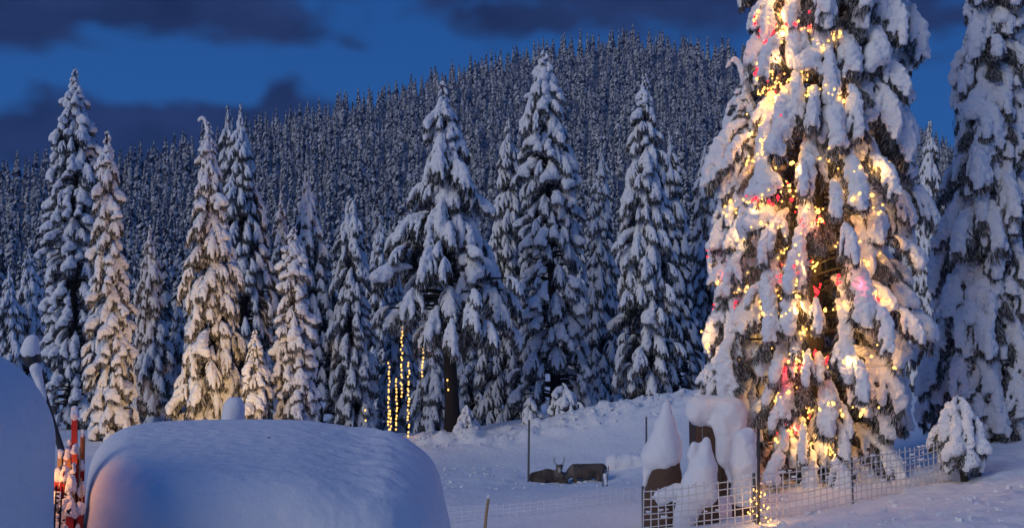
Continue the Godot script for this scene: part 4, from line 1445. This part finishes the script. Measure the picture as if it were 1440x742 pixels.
func build_enclosure() -> void:
	rng.seed = 17
	# white grid fence in front of the lit tree
	var path := [on_ground(905, 752, 20.6), on_ground(1062, 742, 20.4), on_ground(1200, 712, 21.2), on_ground(1345, 676, 22.8)]
	var t := thing("grid_fence", "white grid fence half sunk in snow running past the light-strung tree", "fence", path[0])
	fence_run(t, path, 0.92, 7, 0.145, 0.022, M.wire_white)
	for q in [[path[0], 0.96], [path[1], 0.94], [path[2], 0.90]]:
		var st := st_new()
		var o: Vector3 = q[0] - path[0]
		tube(st, [o + Vector3(0, -0.3, -0.03), o + Vector3(0, q[1], -0.03)], [0.03, 0.028], 7)
		part("fence_post", done(st), M.grey_post, t)
	var lump := snow_blob([[Vector3(-0.03, 0, 0), Vector3(0.035, 0.006, 0), 0.022, 0.018]], 0.01, 5, 0.01, 0.03, 12.0)
	for q in 70:
		var f := rng.randf() * 3.0
		var i := mini(int(f), 2)
		var pp: Vector3 = path[i].lerp(path[i + 1], f - i)
		var row := rng.randi_range(2, 6)
		part("snow_clump", lump, M.pad_snow, t, Transform3D(Basis(Vector3.UP, rng.randf_range(-0.4, 0.4)).scaled(Vector3.ONE * rng.randf_range(0.6, 1.3)), pp + Vector3(0, 0.92 * (row + 0.5) / 7.0 + 0.018, 0.01) - path[0]))
	# crumbs of broken snow
	var crumb := snow_blob([[Vector3(-0.3, 0, 0), Vector3(0.3, 0.1, 0.1), 0.5, 0.35]], 0.2, 5, 0.3, 0.3, 1.0)
	var mm := MultiMesh.new()
	mm.transform_format = MultiMesh.TRANSFORM_3D
	mm.mesh = crumb
	mm.instance_count = 1100
	for q in 1100:
		var cx: float
		var cz: float
		if q < 450:
			cx = rng.randf_range(-4.5, 9.0)
			cz = -(45.5 - cx * 0.12 - absf(rng.randfn(0.0, 1.1)) + 0.6)
		elif q < 900:
			cx = rng.randf_range(4.0, 11.0)
			cz = -rng.randf_range(14.5, 21.0)
		else:
			cx = rng.randf_range(-3.0, 5.0)
			cz = -rng.randf_range(33.0, 41.0)
		var sz := 0.02 + 0.09 * pow(rng.randf(), 3.0) * (1.6 if q < 450 else 1.0)
		mm.set_instance_transform(q, Transform3D(Basis(Vector3(rng.randf(), rng.randf(), 0.3).normalized(), rng.randf() * TAU).scaled(Vector3(sz, sz * 0.8, sz)), Vector3(cx, ground_y(cx, cz) + sz * 0.15, cz)))
	var mi := MultiMeshInstance3D.new()
	mi.name = "snow_crumbs"
	mi.multimesh = mm
	mi.material_override = M.pad_snow
	add_child(mi)
	tag(mi, "crumbs of broken snow strewn over the ground and ploughed bank", "snow", "", "stuff")
	# the drifted-in fence of the paddock
	var path2 := [on_ground(610, 742, 25.0), on_ground(760, 735, 25.0), on_ground(900, 725, 25.5)]
	for i in 3: path2[i].y -= 0.02
	t = thing("drifted_fence", "snow-caked wire fence sunk in the drift before the reindeer", "fence", path2[0])
	fence_run(t, path2, 0.40, 4, 0.16, 0.009, M.pad_snow)
	post("leaning_stake", "pale wooden stake with snow tip leaning at the drifted fence", on_ground(680, 748, 23.0), at(687, 699, 23.0), 0.035, M.pale_wood, 0.04)
	post("thin_post", "thin grey post standing beside the lying reindeer", on_ground(743, 672, 36.6), at(744, 590, 36.6), 0.04, M.grey_post)
	post("thin_post", "thin grey post behind the tallest snow-capped carving", on_ground(909, 660, 36.0), at(909, 586, 36.0), 0.035, M.grey_post)
	post("light_pole", "dark thin pole with lights at its foot before light-strung tree", on_ground(1067, 742, 20.3), at(1067, 602, 20.3), 0.03, M.metal)
	# broken branches leaning beside the standing reindeer
	t = thing("leaning_branch", "frosted dead branches leaning beside the standing reindeer", "branch", on_ground(858, 700, 32.0))
	var o := t.position
	for q in [[[872, 722], [848, 668]], [[852, 700], [856, 655]], [[849, 692], [846, 658]]]:
		var st := st_new()
		tube(st, [at(q[0][0], q[0][1], 32.0) - o, at(q[1][0], q[1][1], 32.0) - o], [0.025, 0.012], 5)
		part("stick", done(st), M.grey_post, t)
	part("snow_clump", snow_blob([[at(851, 668, 32.0) - o, at(853, 680, 32.0) - o, 0.07, 0.05]], 0.02, 4, 0.015, 0.04), M.pad_snow, t)
	# light tangle at the foot of the pole
	var c := on_ground(1066, 735, 20.2)
	t = thing("light_tangle", "tangle of warm lights heaped at foot of dark thin pole", "string lights", c)
	var bulb := SphereMesh.new()
	bulb.radius = 0.015
	bulb.height = 0.04
	bulb.radial_segments = 8
	bulb.rings = 5
	var line := []
	var rad := []
	for q in 22:
		var f := q / 21.0
		line.append(Vector3(0.22 * sin(f * 17.0) * (1.0 - f * 0.5), 0.06 + f * 0.62, 0.10 + 0.08 * cos(f * 13.0)))
		rad.append(0.006)
	var st2 := st_new()
	tube(st2, line, rad, 4)
	part("wire", done(st2), M.wire_dark, t)
	for q in line.size():
		part("bulb", bulb, M.bulb_warm, t, Transform3D(Basis(), line[q]))
		if q % 5 == 2: omni(t, line[q], Color(1.0, 0.72, 0.36), 0.04)
	carvings()

func carvings() -> void:
	# tall carving under a pointed cap
	var k := 22.0 / FOC
	var b := on_ground(934, 742, 22.0)
	var g := func(px: float, py: float, dz := 0.0) -> Vector3: return at(px, py, 22.0 - dz) - b
	var t := thing("wooden_carving", "brown wooden carving under a tall pointed snow cap at fence corner", "carving", b)
	part("trunk_body", snow_blob([[g.call(932, 790), g.call(934, 700), 26 * k, 27 * k], [g.call(934, 700), g.call(936, 640), 28 * k, 20 * k]], 0.04, 5, 0.02, 0.1), M.wood, t)
	part("snow_cap", snow_blob([[g.call(938, 570), g.call(936, 600), 6 * k, 14 * k], [g.call(936, 600), g.call(934, 632), 14 * k, 22 * k], [g.call(934, 626), g.call(931, 640), 22 * k, 26 * k], [g.call(914, 645), g.call(908, 682), 12 * k, 4 * k]], 0.03, 6, 0.016, 0.15), M.pad_snow, t)
	part("snow_lump", snow_blob([[g.call(933, 698, 0.42), g.call(952, 690, 0.42), 12 * k, 11 * k]], 0.03, 7, 0.03, 0.08), M.pad_snow, t)
	# nearer cone of snow over a stump
	var b2 := on_ground(985, 742, 21.4)
	var g2 := func(px: float, py: float, dz := 0.0) -> Vector3: return at(px, py, 21.4 - dz) - b2
	k = 21.4 / FOC
	t = thing("snow_cone_stump", "stump almost wholly buried under a narrow cone of snow behind fence", "stump", b2)
	part("stump", snow_blob([[g2.call(996, 770), g2.call(996, 700), 17 * k, 15 * k]], 0.035, 15, 0.02, 0.1), M.wood, t)
	part("snow_cap", snow_blob([[g2.call(994, 620), g2.call(990, 655), 6 * k, 16 * k], [g2.call(976, 628), g2.call(974, 640), 6 * k, 8 * k], [g2.call(988, 660), g2.call(984, 690), 20 * k, 24 * k], [g2.call(976, 690), g2.call(962, 735), 20 * k, 16 * k], [g2.call(992, 700), g2.call(1000, 712), 18 * k, 10 * k]], 0.03, 16, 0.018, 0.12), M.pad_snow, t)
	# shed with the thick snow roof
	var b3 := on_ground(1008, 690, 24.5)
	var g3 := func(px: float, py: float, dz := 0.0) -> Vector3: return at(px, py, 24.5 - dz) - b3
	k = 24.5 / FOC
	t = thing("small_shed", "small brown wooden shed under a thick drooping roof of snow", "shed", b3)
	var wl: Vector3 = g3.call(976, 592)
	var wr: Vector3 = g3.call(1030, 592)
	var wide := wr.x - wl.x
	for i in 6: # boards
		part("board", box_mesh(Vector3(wide / 6 - 0.012, wl.y + 0.3, 0.05), 0.006), M.wood, t, Transform3D(Basis(), Vector3(wl.x + (i + 0.5) * wide / 6, wl.y * 0.5 - 0.15, 0.25 + 0.004 * (i % 2))))
	for sx in [wl.x + 0.03, wr.x - 0.03]:
		part("side_wall", box_mesh(Vector3(0.05, wl.y + 0.3, 0.9), 0.006), M.dark_wood, t, Transform3D(Basis(), Vector3(sx, wl.y * 0.5 - 0.15, -0.26)))
	part("corner_post", box_mesh(Vector3(0.11, 1.7, 0.11), 0.01), M.dark_wood, t, Transform3D(Basis(), Vector3(g3.call(1023, 665).x, g3.call(1023, 665).y - 0.4, 0.45)))
	part("roof", box_mesh(Vector3(wide + 0.1, 0.06, 0.95), 0.01), M.dark_wood, t, Transform3D(Basis(), Vector3((wl.x + wr.x) / 2, wl.y + 0.04, -0.25)))
	part("snow_roof", snow_blob([[g3.call(982, 580, 0.2), g3.call(1030, 578, 0.2), 18 * k, 18 * k], [g3.call(984, 574, -0.4), g3.call(1036, 572, -0.4), 18 * k, 20 * k], [g3.call(1030, 582, 0.3), g3.call(1038, 625, 0.4), 18 * k, 15 * k], [g3.call(1018, 600, 0.45), g3.call(1020, 648, 0.5), 15 * k, 10 * k], [g3.call(1030, 620, 0.45), g3.call(1034, 672, 0.5), 15 * k, 9 * k]], 0.04, 26, 0.03, 0.2), M.pad_snow, t)
	# rounded pillar
	var b4 := on_ground(1047, 720, 21.8)
	var g4 := func(px: float, py: float) -> Vector3: return at(px, py, 21.8) - b4
	k = 21.8 / FOC
	t = thing("snow_pillar", "rounded pillar of snow tinted by lights beside dark thin pole", "snow pillar", b4)
	part("snow_cap", snow_blob([[g4.call(1048, 616), g4.call(1046, 650), 15 * k, 18 * k], [g4.call(1046, 650), g4.call(1044, 700), 18 * k, 15 * k]], 0.035, 36, 0.03, 0.12), M.pad_snow, t)
	part("stump", snow_blob([[g4.call(1044, 760), g4.call(1044, 700), 15 * k, 13 * k]], 0.04, 37, 0.02, 0.1), M.wood, t)
	# loaf of snow by the bush on the rise
	var b5 := on_ground(1420, 606, 30.0)
	part("snow_lump", snow_blob([[Vector3(-0.4, 0.1, 0), Vector3(0.5, 0.14, 0), 0.3, 0.34]], 0.05, 46, 0.03, 0.2), M.pad_snow, self, Transform3D(Basis(), b5))
	tag(get_child(get_child_count() - 1), "low loaf of snow before frosted bush on the rise", "snow lump")
	var b6 := on_ground(885, 652, 38.5)
	part("snow_lump", snow_blob([[Vector3(-0.5, 0.1, 0), Vector3(0.6, 0.12, 0), 0.32, 0.3]], 0.05, 47, 0.03, 0.2), M.pad_snow, self, Transform3D(Basis(), b6))
	tag(get_child(get_child_count() - 1), "pale rounded snow lump right of the standing reindeer", "snow lump")
